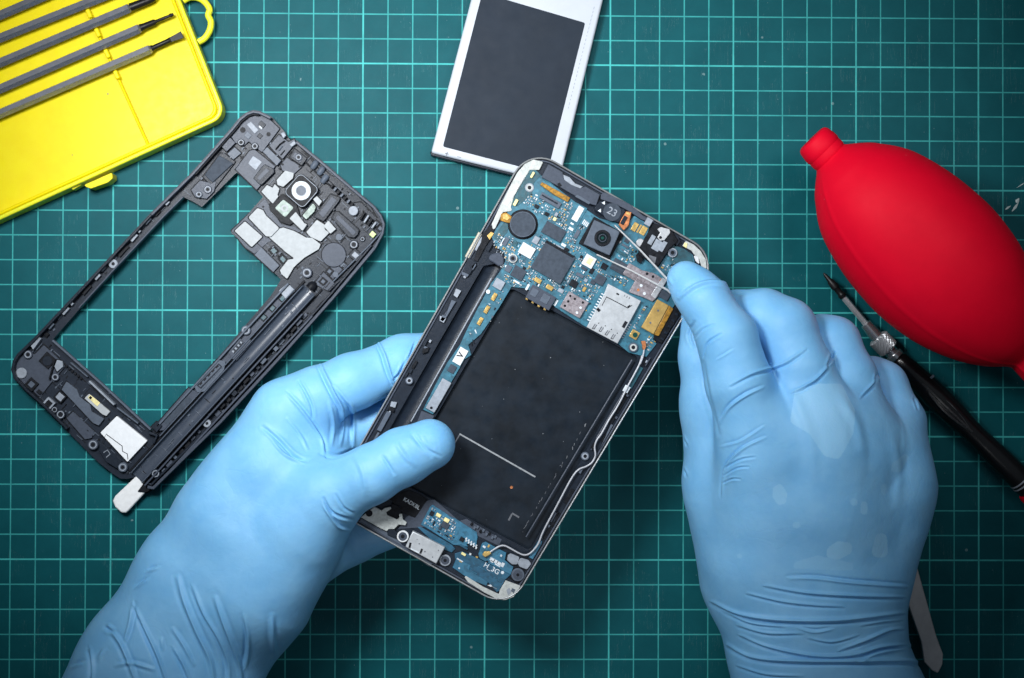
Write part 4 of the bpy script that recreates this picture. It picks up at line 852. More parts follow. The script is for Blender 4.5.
mf_p(R_, (250,370, 275,345, 355,420, 345,445, 320,450), ZM, .52, 'grey', 'rib_block', .6); boss(R_, 350, 470, 5.2, 'grey', h=.22); boss(R_, 462, 555, 4.8, 'grey2', h=.22)
for k in range(6): mf_b(R_, 250+11*k, 175+9*k, 2.4, 2.6, 'black', 'slot', ZM, .1)
strip(R_(335,230, 430,320), 2, ZM, .74, 'grey3', 'inner_wall'); strip(R_(440,330, 520,390), 1.6, ZM, .70, 'grey2', 'inner_wall'); strip(R_(265,160, 330,215), 1.4, ZM, .6, 'grey2', 'inner_wall')
for k in range(60):                          # small moulding bumps on both blocks
    base = random.choice([(O, 230, 640, 130, 560), (QQ, 60, 330, 180, 600), (R_, 90, 420, 150, 480)])
    c, x0, x1, y0, y1 = base; x, y = random.uniform(x0, x1), random.uniform(y0, y1); (cx, cy), = c(x, y)
    if not inside((cx, cy), outer) or inside((cx, cy), hole_): continue
    if k < 26: MB().box(cx, cy, random.uniform(.8, 2.2), random.uniform(.8, 3), MA, ZM, ZM+random.uniform(.04, .13)).build('moulding_mark', MT[random.choice(('black','grey2','dark'))], mf, .006)
gl = MB()                                    # fine moulded grooves over the plate, one surface pattern
for k in range(1900):
    x, y = random.uniform(10, 386), random.uniform(110, 490)
    if not inside((x, y), outer): continue
    w_, h_ = random.choice(((.7, random.uniform(4, 13)), (random.uniform(4, 12), .7), (1.8, 1.8), (1.2, 3)))
    if any(inside(c, hole_) or not inside(c, outer) for c in rect(x, y, w_+5, h_+5, MA)): continue
    gl.box(x, y, w_, h_, MA, ZM-.02, ZM+random.choice((.003, .02, .05)))
gl.build('moulding_lines', MT['black'], mf)['kind'] = 'stuff'
gl = MB()
for k in range(1700):
    x, y = random.uniform(10, 386), random.uniform(110, 490)
    if not inside((x, y), outer): continue
    w_, h_ = random.choice(((.6, random.uniform(3, 9)), (random.uniform(3, 9), .6), (1.5, 2.5)))
    if any(inside(c, hole_) or not inside(c, outer) for c in rect(x, y, w_+5, h_+5, MA)): continue
    gl.box(x, y, w_, h_, MA, ZM-.02, ZM+random.choice((.03, .07)))
gl.build('moulding_ribs', MT['grey2'], mf)['kind'] = 'stuff'
settle(mf, 200, 300, 0)
# pen pushed into the sleeve
sty = thing('stylus', 'slim stylus pushed into the mid frame sleeve, only its white flat tip sticking out', 'stylus', 130, 495)
tip = [(112.5,501), (115,496), (132,480), (136,476), (141,472), (146,478.5), (144,484), (141,489), (145,492.5), (129,510), (125.5,513), (121,512.5), (115,507)]
MB().prism(rounded(tip, 1.5, 3), .22, .44).build('tip', MT['skin_paper'], sty, .05)
pa, pb = P(*along(.05, 0), .26), P(*along(.99, 0), .26); MB().lathe(pa, pb, [(0,.05),(.3,.13),((pb-pa).length,.13)], 14).build('barrel', MT['grey'], sty, smooth=True)
settle(sty, 130, 495, .2)

# ------------------------------------------------------------------ battery
bt = thing('phone_battery', 'flat silver phone battery with a blank slate grey label, lying above the phone', 'battery', 515, 80)
bc = [W(190,0)[0], (603.5,3), (564,173), (429.5,152)]
bl, br = (429.7,151), (563,176)
tl = (429.7+(467.5-430)*1.55, 151-(151-0)*1.55); tr = (563+(604.5-561.5)*1.55, 176-176*1.5)
tl = inter((429.7,151), (470.5-429.7, -151), (450,-62), (1, .27)); tr = inter((563.5,164), (603-563.5, -164), (450,-62), (1, .27)); brc = inter((563.5,164), (603-563.5,-164), (430,154), (133,31.5))
body = [(431,152.5), tl, tr, brc]
MB().prism(rounded(body, 2.5, 4), .06, .55).build('shell', MT['shell'], bt, .13, seg=4)
lab = W(86,552, 228,-2, 300,-5, 622,86, 492,602)
lt = inter(lab[0], (lab[1][0]-lab[0][0], lab[1][1]-lab[0][1]), lab[3], (-300,-88)); lab = [lab[0], lt, lab[3], lab[4]]
lab[3] = inter(lab[2], (W(492,602)[0][0]-lab[2][0], W(492,602)[0][1]-lab[2][1]), lab[0], (269,70))
MB().prism(rounded(lab, 2.0, 4), .55, .556).build('label_panel', MT['label'], bt)
edge = [(430.3,151.6), (431.5,154.5), (563.5-3,186), (563,184)]
MB().prism([(430,151.8), (433.5,150.6), (442,153.2), (444,156.2), (548,181.5), (547,184), (431,155.6)], .1, .42).build('contact_edge', MT['dark'], bt, .03, label='dark contact strip along the lower edge')
(cx, cy), = W(101, 580); text('+', cx, cy, 13, 5, .557, MT['ink'], bt, bold=.1); (cx, cy), = W(148, 590); text('–', cx, cy, 13, 5.5, .557, MT['ink'], bt)
p0, = W(655,30); p1, = W(555,420)
for k in range(26):
    t = k/26; MB().box(p0[0]+(p1[0]-p0[0])*t, p0[1]+(p1[1]-p0[1])*t, .5, random.uniform(1.2, 3), 14, .55, .553).build('print_dash', MT['grey3'], bt)
settle(bt, 515, 80, 0)

# ------------------------------------------------------------------ yellow case and its bits
case = thing('bit_case', 'open bright yellow plastic case holding steel screwdriver bits, in the upper left corner', 'tool case', 90, 90)
cA = (225.5,115.5); uB = Vector((-.9095, .4157)).normalized(); uR = Vector((-.367, -.930)).normalized()    # bottom edge, right edge
def cs(u, v): return (cA[0]+uB.x*u+uR.x*v, cA[1]+uB.y*u+uR.y*v)
shell_ = [cs(0,0), cs(0,215), cs(330,215), cs(330,0)]
ro = [P(x, y, 1.0) for x, y in rounded(shell_, 15, 8)]; ri = [P(x, y, 1.0) for x, y in rounded(inset(shell_, 4.2), 12, 8)]; rj = [P(x, y, 1.0) for x, y in rounded(inset(shell_, 9.5), 10, 8)]
MB().plate([ro, ri], .0, .82).build('rim', MT['yellow2'], case, .06, seg=3)
MB().plate([[P(x, y, 1.0) for x, y in rounded(inset(shell_, 4.0), 12, 8)], [P(x, y, 1.0) for x, y in rounded(inset(shell_, 6.2), 11, 8)]], .0, .40).build('inner_groove', MT['yellow3'], case)  # groove's shade painted in with the deeper amber
MB().plate([[P(x, y, 1.0) for x, y in rounded(inset(shell_, 6.1), 11, 8)], rj], .0, .52).build('inner_step', MT['yellow'], case, .08, seg=3)
MB().plate([[P(x, y, 1.0) for x, y in rounded(inset(shell_, 9.0), 10, 8)]], .0, .26).build('tray_floor', MT['yellow'], case)
d0, = V(440,437); d1, = V(252,18); dd = Vector((d1[0]-d0[0], d1[1]-d0[1])); rib = MB()
dn = dd.normalized()
MB().box((d0[0]+d1[0])/2+dn.x*20+1.8, (d0[1]+d1[1])/2+dn.y*20-.8, 3.0, dd.length+36, math.degrees(math.atan2(dn.y, dn.x))+90, .2, .272).build('divider_shade', MT['yellow3'], case)  # flat amber strip painting the shade beside the divider
MB().box((d0[0]+d1[0])/2+dn.x*20, (d0[1]+d1[1])/2+dn.y*20, 2.6, dd.length+36, math.degrees(math.atan2(dn.y, dn.x))+90, .2, .50).build('divider', MT['yellow'], case, .05)
# bits lie in notches of the divider
BITS = [(V(0,45)[0], V(132,-12)[0], None, 'topmost steel bit in the yellow case, cut off by the corner of the photo'),
        (V(0,112)[0], V(300,-8)[0], None, 'second steel bit from the top in the yellow case, its tip beyond the photo edge'),
        (V(0,185)[0], V(385,22)[0], V(462,-8)[0], 'middle steel bit of the five in the yellow case, with a stout round black tip'),
        (V(0,262)[0], V(415,82)[0], V(512,42)[0], 'steel bit with a thin stepped black tip, second from the bottom in the yellow case'),
        (V(0,335)[0], V(447,143)[0], V(538,102)[0], 'lowest steel bit in the yellow case, with a flat black blade tip')]
for k, (s0, s1, s2, lb) in enumerate(BITS):
    dv = Vector((s1[0]-s0[0], s1[1]-s0[1])).normalized(); zb = .62
    pt = Vector(s1).lerp(Vector(s0), 0)
    x = inter(s0, dv, d0, dd); MB().box(x[0]+dn.x*-10, x[1]+dn.y*-10, 4.4, 9.0, math.degrees(math.atan2(dn.y, dn.x))+90, .26, .66).build('notch_post', MT['yellow'], case, .04)
    o = thing('screwdriver_bit', lb, 'screwdriver bit', *s1, group='steel bits in the yellow case')
    a, b = P(s0[0]-dv.x*45, s0[1]-dv.y*45, zb), P(*s1, zb); n_ = (b-a).length
    if s2 is None: b = P(s1[0]+dv.x*(22-k*2), s1[1]+dv.y*(22-k*2), zb); n_ = (b-a).length
    MB().lathe(a, b, [(0,.20),(n_-.08,.20),(n_,.15)], 6, math.radians(8)).build('shank', MT['bit'], o)
    dz = Vector((dv.x, -dv.y, 0))
    if s2: e = P(*s2, zb)
    else: e = b+(b-a).normalized()*1.3
    q = (e-b).length
    if k == 4:
        MB().lathe(b, e, [(0,.14),(q*.08,.10),(q*.55,.10),(q*.62,.12)], 16).build('tip', MT['bit_tip'], o, smooth=True)
        u = (e-b).normalized(); w = u.cross(Vector((0,0,1)))
        s_ = b+u*q*.58
        MB().add([s_+w*.09+Vector((0,0,.05)), s_-w*.09+Vector((0,0,.05)), e-w*.15+Vector((0,0,.02)), e+w*.15+Vector((0,0,.02)), s_+w*.09-Vector((0,0,.05)), s_-w*.09-Vector((0,0,.05)), e-w*.15-Vector((0,0,.02)), e+w*.15-Vector((0,0,.02))],
            [(0,1,2,3),(7,6,5,4),(0,4,5,1),(1,5,6,2),(2,6,7,3),(3,7,4,0)]).build('blade', MT['bit_tip'], o, .01)
    elif k == 3: MB().lathe(b, e, [(0,.16),(q*.1,.13),(q*.42,.12),(q*.47,.07),(q*.88,.06),(q*.9,.085),(q,.05)], 16).build('tip', MT['bit_tip'], o, smooth=True)
    else: MB().lathe(b, e, [(0,.17),(q*.1,.165),(q*.8,.15),(q,.07)], 16).build('tip', MT['bit_tip'], o, smooth=True)
    settle(o, *s1, zb-.2)
# hanging loop and clasp
lp = [(*p, 0) for p in V(540,2, 560,-8, 585,-6, 606,8, 618,28, 614,45, 622,65, 618,90, 604,112, 585,124)]
MB().tube([P(v.x, v.y, .5) for v in smooth_path(lp, 6)], .13, 10).build('hanging_loop', MT['yellow2'], case, smooth=True)
MB().prism(rounded(V(246,546, 331,508, 332,526, 318,538, 268,556, 256,552), 1.5, 3), .15, .85).build('clasp', MT['yellow'], case, .06)
MB().prism(rounded(V(206,552, 236,538, 240,545, 214,560), .8, 3), .15, .6).build('hinge_tab', MT['yellow2'], case, .04)
for x, y, r in ((318,277,.8), (213,457,.5), (205,270,.4)): (cx, cy), = V(x, y); MB().cyl(cx, cy, r, .26, .268, 8).build('dirt_speck', MT['ink'], case)
settle(case, 90, 90, 0)

# ------------------------------------------------------------------ red dust blower
bulb = thing('dust_blower', 'large red rubber dust blower bulb resting on the mat, right of the phone', 'dust blower', 930, 260)
zb = 3.15; ax0 = Vector((812.5,139.5)); axd = Vector((.7067, .709)).normalized(); k_ = K(zb)
prof = [(0,13.5),(1.2,16.5),(4,18),(14,19),(22,19.4),(25,18.6),(28,21.5),(35,30),(43,38.5),(50,44),(64,54),(80,62),(105,69.3),(130,73.8),(160,76.2),(183,75.5),(210,71.5),(230,66),(250,58),(267,49),(282,38.5),(292,29),(298,23),(303,20),(312,20),(340,20.8),(372,20),(376,17)]
def dense(pr, n=7):
    v = smooth_path([(a, b, 0) for a, b in pr], n); return [(p.x, p.y) for p in v]
a = P(ax0.x, ax0.y, zb); b = P(ax0.x+axd.x*376, ax0.y+axd.y*376, zb); n_ = (b-a).length
pr = dense(prof[:6], 3)[:-1]+dense(prof[5:])
mbb = MB().lathe(a, b, [(t/376*n_, r*k_) for t, r in pr], 144)
# moulding seam: a thin raised line with a slight step, on two opposite sides
u = (b-a).normalized(); e1 = u.cross(Vector((0,0,1))).normalized(); e2 = e1.cross(u)
vv = []
for v in mbb.v:
    v = Vector(v); t = (v-a).dot(u); rv = v-a-u*t; th = math.atan2(rv.dot(e2), rv.dot(e1)); px_t = t/n_*376
    amp = .032*min(1, max(0, (px_t-30)/15)); d = 0
    for c0 in (math.radians(30), math.radians(30)+math.pi, math.radians(158)):
        dt = (th-c0+math.pi)%(2*math.pi)-math.pi; w_ = dt*rv.length
        d += (1 if c0 < 2 or c0 > 3 else .5)*math.exp(-(w_/.07)**2)+.0
    vv.append(tuple(v+rv.normalized()*d*amp))
mbb.v = vv
mbb.build('bulb', MT['red'], bulb, smooth=True, angle=60)
MB().lathe(P(ax0.x+axd.x*-1.5, ax0.y+axd.y*-1.5, zb), P(ax0.x+axd.x*17, ax0.y+axd.y*17, zb), [(0,14.5*k_),(.05,17*k_),(.15,18.6*k_),(.45,19.9*k_),(.62,20*k_),(.68,19.2*k_)], 64).build('valve_cap', MT['red'], bulb, smooth=True, angle=50)
settle(bulb, 930, 260, 0)

# ------------------------------------------------------------------ pen-shaped screwdriver
pen = thing('precision_screwdriver', 'black pen-style screwdriver with knurled chrome collar, between the right glove and the red bulb', 'screwdriver', 930, 390)
zp = .62
def pp(x, y, z=zp): return P(x, y, z)
p_tip, p_bit, p_sh, p_c1, p_k0, p_k1, p_r = (823.5,273), (843.5,297), (867,325), (874,333), (877,337), (889.5,350), (897,358.5)
hd = Vector((1024-897, 482.5-358.5)).normalized()
def seg(p, q, prof, name, m, n=24, **kw):
    A_, B_ = pp(*p), pp(*q); L_ = (B_-A_).length; return MB().lathe(A_, B_, [(t*L_, r) for t, r in prof], n).build(name, MT[m], pen, smooth=True, **kw)
seg(p_tip, p_bit, [(0,.02),(.08,.07),(.3,.10),(.35,.14),(.6,.17),(.65,.13),(.85,.13),(.9,.17),(1,.16)], 'bit', 'bit_tip')
seg(p_bit, p_sh, [(0,.125),(1,.125)], 'shaft', 'steel', 6)
seg((865.5,323.5), p_k0, [(0,.19),(.02,.22),(.9,.27),(1,.27)], 'chuck_nose', 'chrome')
kn = MB(); Ak, Bk = pp(*p_k0), pp(*p_k1); Lk = (Bk-Ak).length; nn = 34; rows = 9; vs = []; fs = []; uu = (Bk-Ak).normalized(); ua = uu.cross(Vector((0,0,1))).normalized(); ub = ua.cross(uu)
for j in range(rows+1):
    for i in range(nn):
        t = j/rows; th = 2*math.pi*i/nn; r = (.375+.065*((i+j)%2)) if 0 < j < rows else .34
        vs.append(Ak+uu*(Lk*t)+ua*(r*math.cos(th))+ub*(r*math.sin(th)))
for j in range(rows):
    for i in range(nn): i2 = (i+1)%nn; fs.append((j*nn+i, j*nn+i2, (j+1)*nn+i2, (j+1)*nn+i))
fs += [tuple(reversed(range(nn))), tuple(range(rows*nn, (rows+1)*nn))]
kn.add(vs, fs).build('knurled_collar', MT['steel'], pen)
seg(p_k1, p_r, [(0,.27),(.45,.27),(.5,.36),(.85,.36),(.9,.30),(1,.30)], 'collar_ring', 'chrome')
def hp(t): return (897+hd.x*t, 358.5+hd.y*t)
seg(hp(-1), hp(186), [(0,.30),(.01,.38),(.08,.44),(.2,.50),(.3,.54),(.42,.53),(.52,.46),(.58,.43),(.66,.45),(.8,.50),(.99,.50),(1,.47)], 'handle', 'pen', 40, angle=60)
for off in (-4.5, 0, 4.5):                # raised grip flutes, their highlight painted in grey
    q = [pp(*Vector(hp(t)).lerp(Vector(hp(t)), 0), zp+.44+.10*math.sin(math.pi*(t-35)/70)-abs(off)*.012) for t in range(35, 106, 7)]
    nrm = Vector((hd.y, hd.x, 0)).normalized()
    q = [v+Vector((hd.y, hd.x, 0))*(off*K(zp)*math.sin(math.pi*i/10)) for i, v in enumerate(q)]
    MB().tube(q, .05, 8).build('grip_flute', MT['pen_hi'], pen, smooth=True)
for t, w in ((172,.8), (176,.8)): seg(hp(t), hp(t+1.4), [(0,.515),(1,.515)], 'silver_ring', 'grey3')
seg(hp(186), hp(215), [(0,.56),(.1,.60),(.8,.60),(1,.4)], 'end_cap', 'red', 32)
(x, y) = Y(277,264)[0]; MB().box(x, y, 2.2, 4.4, 44, zp+.36, zp+.44).build('marking', MT['grey2'], pen, .01); (x, y) = Y(322,388)[0]
settle(pen, 930, 390, 0)

# ------------------------------------------------------------------ flat steel spudger
spd = thing('spudger', 'flat brushed steel prying blade with a rounded end, lying right of the right wrist', 'prying tool', 922, 610)
zs = .95
MB().prism(rounded([(884,478),(892,478),(914.3,556.3),(936.5,636),(943.4,654.5),(942.6,664.5),(938.2,673.5),(932,670.5),(924.3,662),(921.4,642),(904,592),(895,570)], 2, 3), zs-.16, zs).build('blade', MT['tool'], spd, .035)
MB().prism([(882,470),(893,470),(900,500),(890,505)], .0, zs-.162).build('heel', MT['tool'], spd, .03)
settle(spd, 922, 610, zs-.16)

# ------------------------------------------------------------------ tweezers in the right hand
tw = thing('tweezers', 'thin steel tweezers pinched in the right glove, both points resting at the phone camera', 'tweezers', 640, 260)
join = (742,420); zt = 5.74
def prong(pts, zs_, ws):
    m = len(pts); vs = []; fs = []; pv = [P(x, y, z) for (x, y), z in zip(pts, zs_)]
    for i, p in enumerate(pv):
        d = (pv[min(i+1,m-1)]-pv[max(i-1,0)]).normalized(); u = d.cross(Vector((0,0,1))).normalized(); w = u.cross(d); h = .055
        for sx_, sy_ in ((1,1),(-1,1),(-1,-1),(1,-1)): vs.append(p+u*(ws[i]*sx_)+w*(h*sy_))
    for j in range(m-1):
        for k in range(4): k2 = (k+1)%4; fs.append((j*4+k, j*4+k2, (j+1)*4+k2, (j+1)*4+k))
    fs += [(3,2,1,0), tuple(range((m-1)*4, m*4))]
    return MB().add(vs, fs).build('prong', MT['prong'], tw, .012)
prong([(614.5,225.2),(640,250),(667.5,279.5),(693,312),join], [5.68,5.72,5.76,5.80,5.8], [.022,.032,.038,.05,.2])
prong([(596.5,254.5),(632,271),(667,289.8),(695,314),join], [5.66,5.70,5.74,5.78,5.67], [.022,.032,.038,.05,.2])
settle(tw, 640, 260, 5.6)
# ------------------------------------------------------------------ gloved hands: one distance field each, meshed as a single surface
VOX = .06
class Field:
    def __init__(s, x0, x1, y0, y1, z0, z1):
        s.o = np.array([x0, y0, z0]); s.n = [int((b-a)/VOX)+1 for a, b in ((x0,x1),(y0,y1),(z0,z1))]
        s.ax = [(s.o[i]+VOX*np.arange(s.n[i])).astype(np.float32) for i in range(3)]
    def new(s): return np.full(s.n, 9.0, np.float32)
    def cone(s, f, a, b, k, flat=1.0):
        """smooth-union a tapered capsule; a, b = (px, py, z, r_px)"""
        pa = np.array(P(a[0], a[1], a[2])); pb = np.array(P(b[0], b[1], b[2])); ra = a[3]*K(a[2]); rb = b[3]*K(b[2])
        m = max(ra, rb)+k+.3; lo = np.minimum(pa, pb)-m; hi = np.maximum(pa, pb)+m
        i0 = [max(0, int((lo[i]-s.o[i])/VOX)) for i in range(3)]; i1 = [min(s.n[i], int((hi[i]-s.o[i])/VOX)+2) for i in range(3)]
        if any(i0[i] >= i1[i] for i in range(3)): return
        X_ = s.ax[0][i0[0]:i1[0]][:,None,None]-pa[0]; Y_ = s.ax[1][i0[1]:i1[1]][None,:,None]-pa[1]; Z_ = (s.ax[2][i0[2]:i1[2]][None,None,:]-pa[2])
        d = pb-pa; dz = d[2]
        l2 = float(d@d)
        t = np.clip((X_*d[0]+Y_*d[1]+Z_*dz)/l2, 0, 1)
        D_ = np.sqrt((X_-t*d[0])**2+(Y_-t*d[1])**2+((Z_-t*dz)/flat)**2)-(ra+(rb-ra)*t)
        if flat < 1: D_ *= (.5+.5*flat)
        D_ = D_.astype(np.float32)
        v = f[i0[0]:i1[0], i0[1]:i1[1], i0[2]:i1[2]]
        v[...] = smin(v, D_, k)
    def chain(s, nodes, k=.25, flat=1.0, f=None):
        f = s.new() if f is None else f
        for a, b in zip(nodes, nodes[1:]): s.cone(f, a, b, k, flat)
        return f
def smin(a, b, k):
    if k <= 0: return np.minimum(a, b)
    h = np.clip(.5+.5*(b-a)/k, 0, 1); return b+(a-b)*h-k*h*(1-h)
def surface_nets(f, o):
    n = f.shape; ins = f < 0
    # active cells: corners disagree
    c = [ins[i:n[0]-1+i, j:n[1]-1+j, k:n[2]-1+k] for i in (0,1) for j in (0,1) for k in (0,1)]
    sm = np.zeros(c[0].shape, np.int8)
    for q in c: sm += q
    act = (sm > 0) & (sm < 8); idx = np.argwhere(act); ids = np.full(act.shape, -1, np.int32); ids[act] = np.arange(len(idx))
    acc = np.zeros((len(idx), 3)); cnt = np.zeros(len(idx))
    cor = [(i,j,k) for i in (0,1) for j in (0,1) for k in (0,1)]
    for p in cor:
        for ax in range(3):
            if p[ax]: continue
            q = list(p); q[ax] = 1
            fa = f[idx[:,0]+p[0], idx[:,1]+p[1], idx[:,2]+p[2]]; fb = f[idx[:,0]+q[0], idx[:,1]+q[1], idx[:,2]+q[2]]
            m = (fa < 0) != (fb < 0); t = np.where(m, fa/np.where(m, fa-fb, 1), 0)
            pt = np.zeros((len(idx), 3)); pt[:] = p; pt[:,ax] = t
            acc += pt*m[:,None]; cnt += m
    v = o+VOX*(idx+acc/cnt[:,None])
    quads = []
    for ax in range(3):
        u, w = (ax+1)%3, (ax+2)%3
        sl0 = [slice(None)]*3; sl1 = [slice(None)]*3; sl0[ax] = slice(0, n[ax]-1); sl1[ax] = slice(1, n[ax])
        a, b = ins[tuple(sl0)], ins[tuple(sl1)]; e = np.argwhere(a != b)
        e = e[(e[:,u] > 0) & (e[:,w] > 0) & (e[:,u] < n[u]-1) & (e[:,w] < n[w]-1)]
        flip = a[e[:,0], e[:,1], e[:,2]]
        def cell(du, dw):
            q = e.copy(); q[:,u] -= du; q[:,w] -= dw; return ids[q[:,0], q[:,1], q[:,2]]
        qd = np.stack([cell(1,1), cell(0,1), cell(0,0), cell(1,0)], 1)
        qd[~flip] = qd[~flip][:, ::-1]; quads.append(qd)
    return v, np.concatenate(quads)
def vnormals(v, q):
    fn = np.cross(v[q[:,2]]-v[q[:,0]], v[q[:,3]]-v[q[:,1]]); n = np.zeros_like(v)
    for k in range(4):
        for c in range(3): n[:,c] += np.bincount(q[:,k], fn[:,c], len(v))
    return n/np.maximum(np.linalg.norm(n, axis=1, keepdims=True), 1e-9)
def relax(v, q, it, keep=.5):
    e = np.concatenate([q[:,[0,1]], q[:,[1,2]], q[:,[2,3]], q[:,[3,0]]]); deg = np.bincount(e[:,0], minlength=len(v))+np.bincount(e[:,1], minlength=len(v))
    for s in range(it):
        acc = np.stack([np.bincount(e[:,0], v[e[:,1],c], len(v))+np.bincount(e[:,1], v[e[:,0],c], len(v)) for c in range(3)], 1)
        v = v+((acc/deg[:,None])-v)*(keep if s % 2 == 0 else -keep*.9)
    return v
def refine(v, q):
    e = np.sort(np.concatenate([q[:,[0,1]], q[:,[1,2]], q[:,[2,3]], q[:,[3,0]]]), 1).astype(np.int64); N = len(v); key = e[:,0]*N+e[:,1]
    u, inv = np.unique(key, return_inverse=True); em = (v[u//N]+v[u%N])/2; fc = v[q].mean(1); m = len(q); inv = inv.reshape(4, m)+N; c = np.arange(m)+N+len(u)
    return np.concatenate([v, em, fc]), np.concatenate([np.stack([q[:,k], inv[k], c, inv[k-1]], 1) for k in range(4)])
def polyline(pxy, pts, w):
    """signed distance (px) and arc parameter of mesh points to a photo polyline"""
    pts = np.array([(p.x, p.y) for p in smooth_path([(*p, 0) for p in pts], 6)]) if len(pts) > 2 else np.array(pts, float)
    lo, hi = pts.min(0)-w, pts.max(0)+w
    sel = np.where((pxy[:,0] > lo[0]) & (pxy[:,0] < hi[0]) & (pxy[:,1] > lo[1]) & (pxy[:,1] < hi[1]))[0]
    best = np.full(len(sel), 1e9); sd = np.zeros(len(sel)); par = np.zeros(len(sel))
    ln = np.linalg.norm(np.diff(pts, axis=0), axis=1); cum = np.concatenate([[0], np.cumsum(ln)])
    for i in range(len(pts)-1):
        d = pts[i+1]-pts[i]; r = pxy[sel]-pts[i]; t = np.clip((r@d)/max(ln[i]**2, 1e-9), 0, 1); x = r-t[:,None]*d; dist = np.hypot(x[:,0], x[:,1])
        s = np.sign(d[0]*r[:,1]-d[1]*r[:,0]); m = dist < best
        best[m] = dist[m]; sd[m] = (dist*s)[m]; par[m] = ((cum[i]+t*ln[i])/cum[-1])[m]
    return sel, sd, par
def pfield(p, freq, seed):
    rg = np.random.RandomState(seed); out = np.zeros(len(p))
    for _ in range(14):
        k = rg.normal(size=3)*freq; out += np.sin(p@k+rg.uniform(0, 6.28))
    return out/5.3
def make_hand(name, label, f, fld, folds, patches, zmin_fold, base):
    v, q = surface_nets(f, fld.o); v = relax(v, q, 8)
    n = vnormals(v, q); v = v+n*(pfield(v, .9, 3)*.035+pfield(v, 2.2, 5)*.014)[:,None]
    v, q = refine(v, q); v = relax(v, q, 4)
    pxy = to_px(v); n = vnormals(v, q); up = np.clip((n[:,2]-.02)/.25, 0, 1)*(v[:,2] > zmin_fold)
    disp = np.zeros(len(v))
    for pts, w, amp, kind in folds:
        sel, sd, par = polyline(pxy, pts, w*4.5)
        amp = amp*1.5; w = w*.82; tap = np.clip(np.sin(np.pi*np.clip(par*.94+.03, 0, 1)), 0, 1)**.6
        s = sd/w
        if kind == 'fold': pr = np.exp(-(s-.7)**2)-.9*np.exp(-((s+.9)/1.0)**2)
        elif kind == 'dlof': pr = np.exp(-(s+.7)**2)-.9*np.exp(-((s-.9)/1.0)**2)
        elif kind == 'ridge': pr = np.exp(-s**2)-.35*np.exp(-((np.abs(s)-2)/1.0)**2)
        else: pr = -1.1*np.exp(-(s/.8)**2)+.45*np.exp(-((np.abs(s)-1.8)/1.0)**2)
        disp[sel] += amp*pr*tap
    v = v+n*(disp*up)[:,None]
    me = bpy.data.meshes.new(name); me.vertices.add(len(v)); me.vertices.foreach_set('co', v.astype(np.float32).ravel())
    me.loops.add(len(q)*4); me.loops.foreach_set('vertex_index', q.astype(np.int32).ravel())
    me.polygons.add(len(q)); me.polygons.foreach_set('loop_start', (np.arange(len(q))*4).astype(np.int32)); me.polygons.foreach_set('loop_total', np.full(len(q), 4, np.int32))
    me.update(calc_edges=True); me.validate()
    me.polygons.foreach_set('use_smooth', np.ones(len(q), bool))
    dm = np.zeros(len(v), np.float32)
    for poly_, amt in patches:
        pl = rounded(poly_, 6, 4)
        sel = np.where((pxy[:,0] > min(p[0] for p in pl)) & (pxy[:,0] < max(p[0] for p in pl)) & (pxy[:,1] > min(p[1] for p in pl)) & (pxy[:,1] < max(p[1] for p in pl)) & (n[:,2] > .1))[0]
        for i in sel:
            if inside(pxy[i], pl): dm[i] = amt
    at = me.attributes.new('damp', 'FLOAT', 'POINT'); at.data.foreach_set('value', dm)
    me.materials.append(MT['glove'])
    o = bpy.data.objects.new(name, me); COL.objects.link(o); o['label'] = label; o['category'] = 'gloved hand'
    c = P(*base); me.transform(Matrix.Translation(-c)); o.location = c
    return o
# ---------------- left hand: thumb over the phone, four fingers under it
fl = Field(-21.5, -2.2, -33.0, .2, -.2, 8.0)
pal = fl.new()
fl.cone(pal, (40,900,3.5,96), (100,795,3.5,92), .6, .74); fl.cone(pal, (100,795,3.5,92), (166,678,3.6,86), .6, .72); fl.cone(pal, (166,678,3.6,86), (216,592,3.8,79), .9, .70); fl.cone(pal, (216,592,3.8,79), (262,528,4.0,76), .9, .66)
fl.cone(pal, (255,525,4.0,70), (292,462,4.2,56), .9, .72); fl.cone(pal, (240,520,4.2,55), (286,414,4.4,33), .9, .9)
fl.cone(pal, (255,590,4.6,60), (316,505,5.3,42), .9, .9)
thumb = fl.chain([(300,522,5.2,42), (330,494,5.75,34), (372,474,6.45,28.5), (402,457,6.42,27.5), (430,444,6.36,25.5)], .3)
idx = fl.chain([(284,416,4.4,33), (318,398,4.4,30), (352,382,4.2,28), (402,362,3.55,25.5), (462,350,3.3,22)], .35)
mid = fl.chain([(292,470,3.5,34), (350,432,2.9,28), (425,415,2.9,25), (480,405,3.0,22)], .35)
rng = fl.chain([(300,512,3.0,34), (360,482,2.7,27), (445,462,2.8,23)], .35)
pky = fl.chain([(296,560,3.0,36), (350,537,2.9,25), (425,515,2.95,21)], .35)
fing = smin(smin(idx, mid, .10), smin(rng, pky, .10), .10)
web = fl.chain([(276,470,4.9,34), (306,487,5.1,24)], .3)
hand = smin(smin(smin(pal, fing, .55), web, .8), thumb, .55)
WL = 1.75
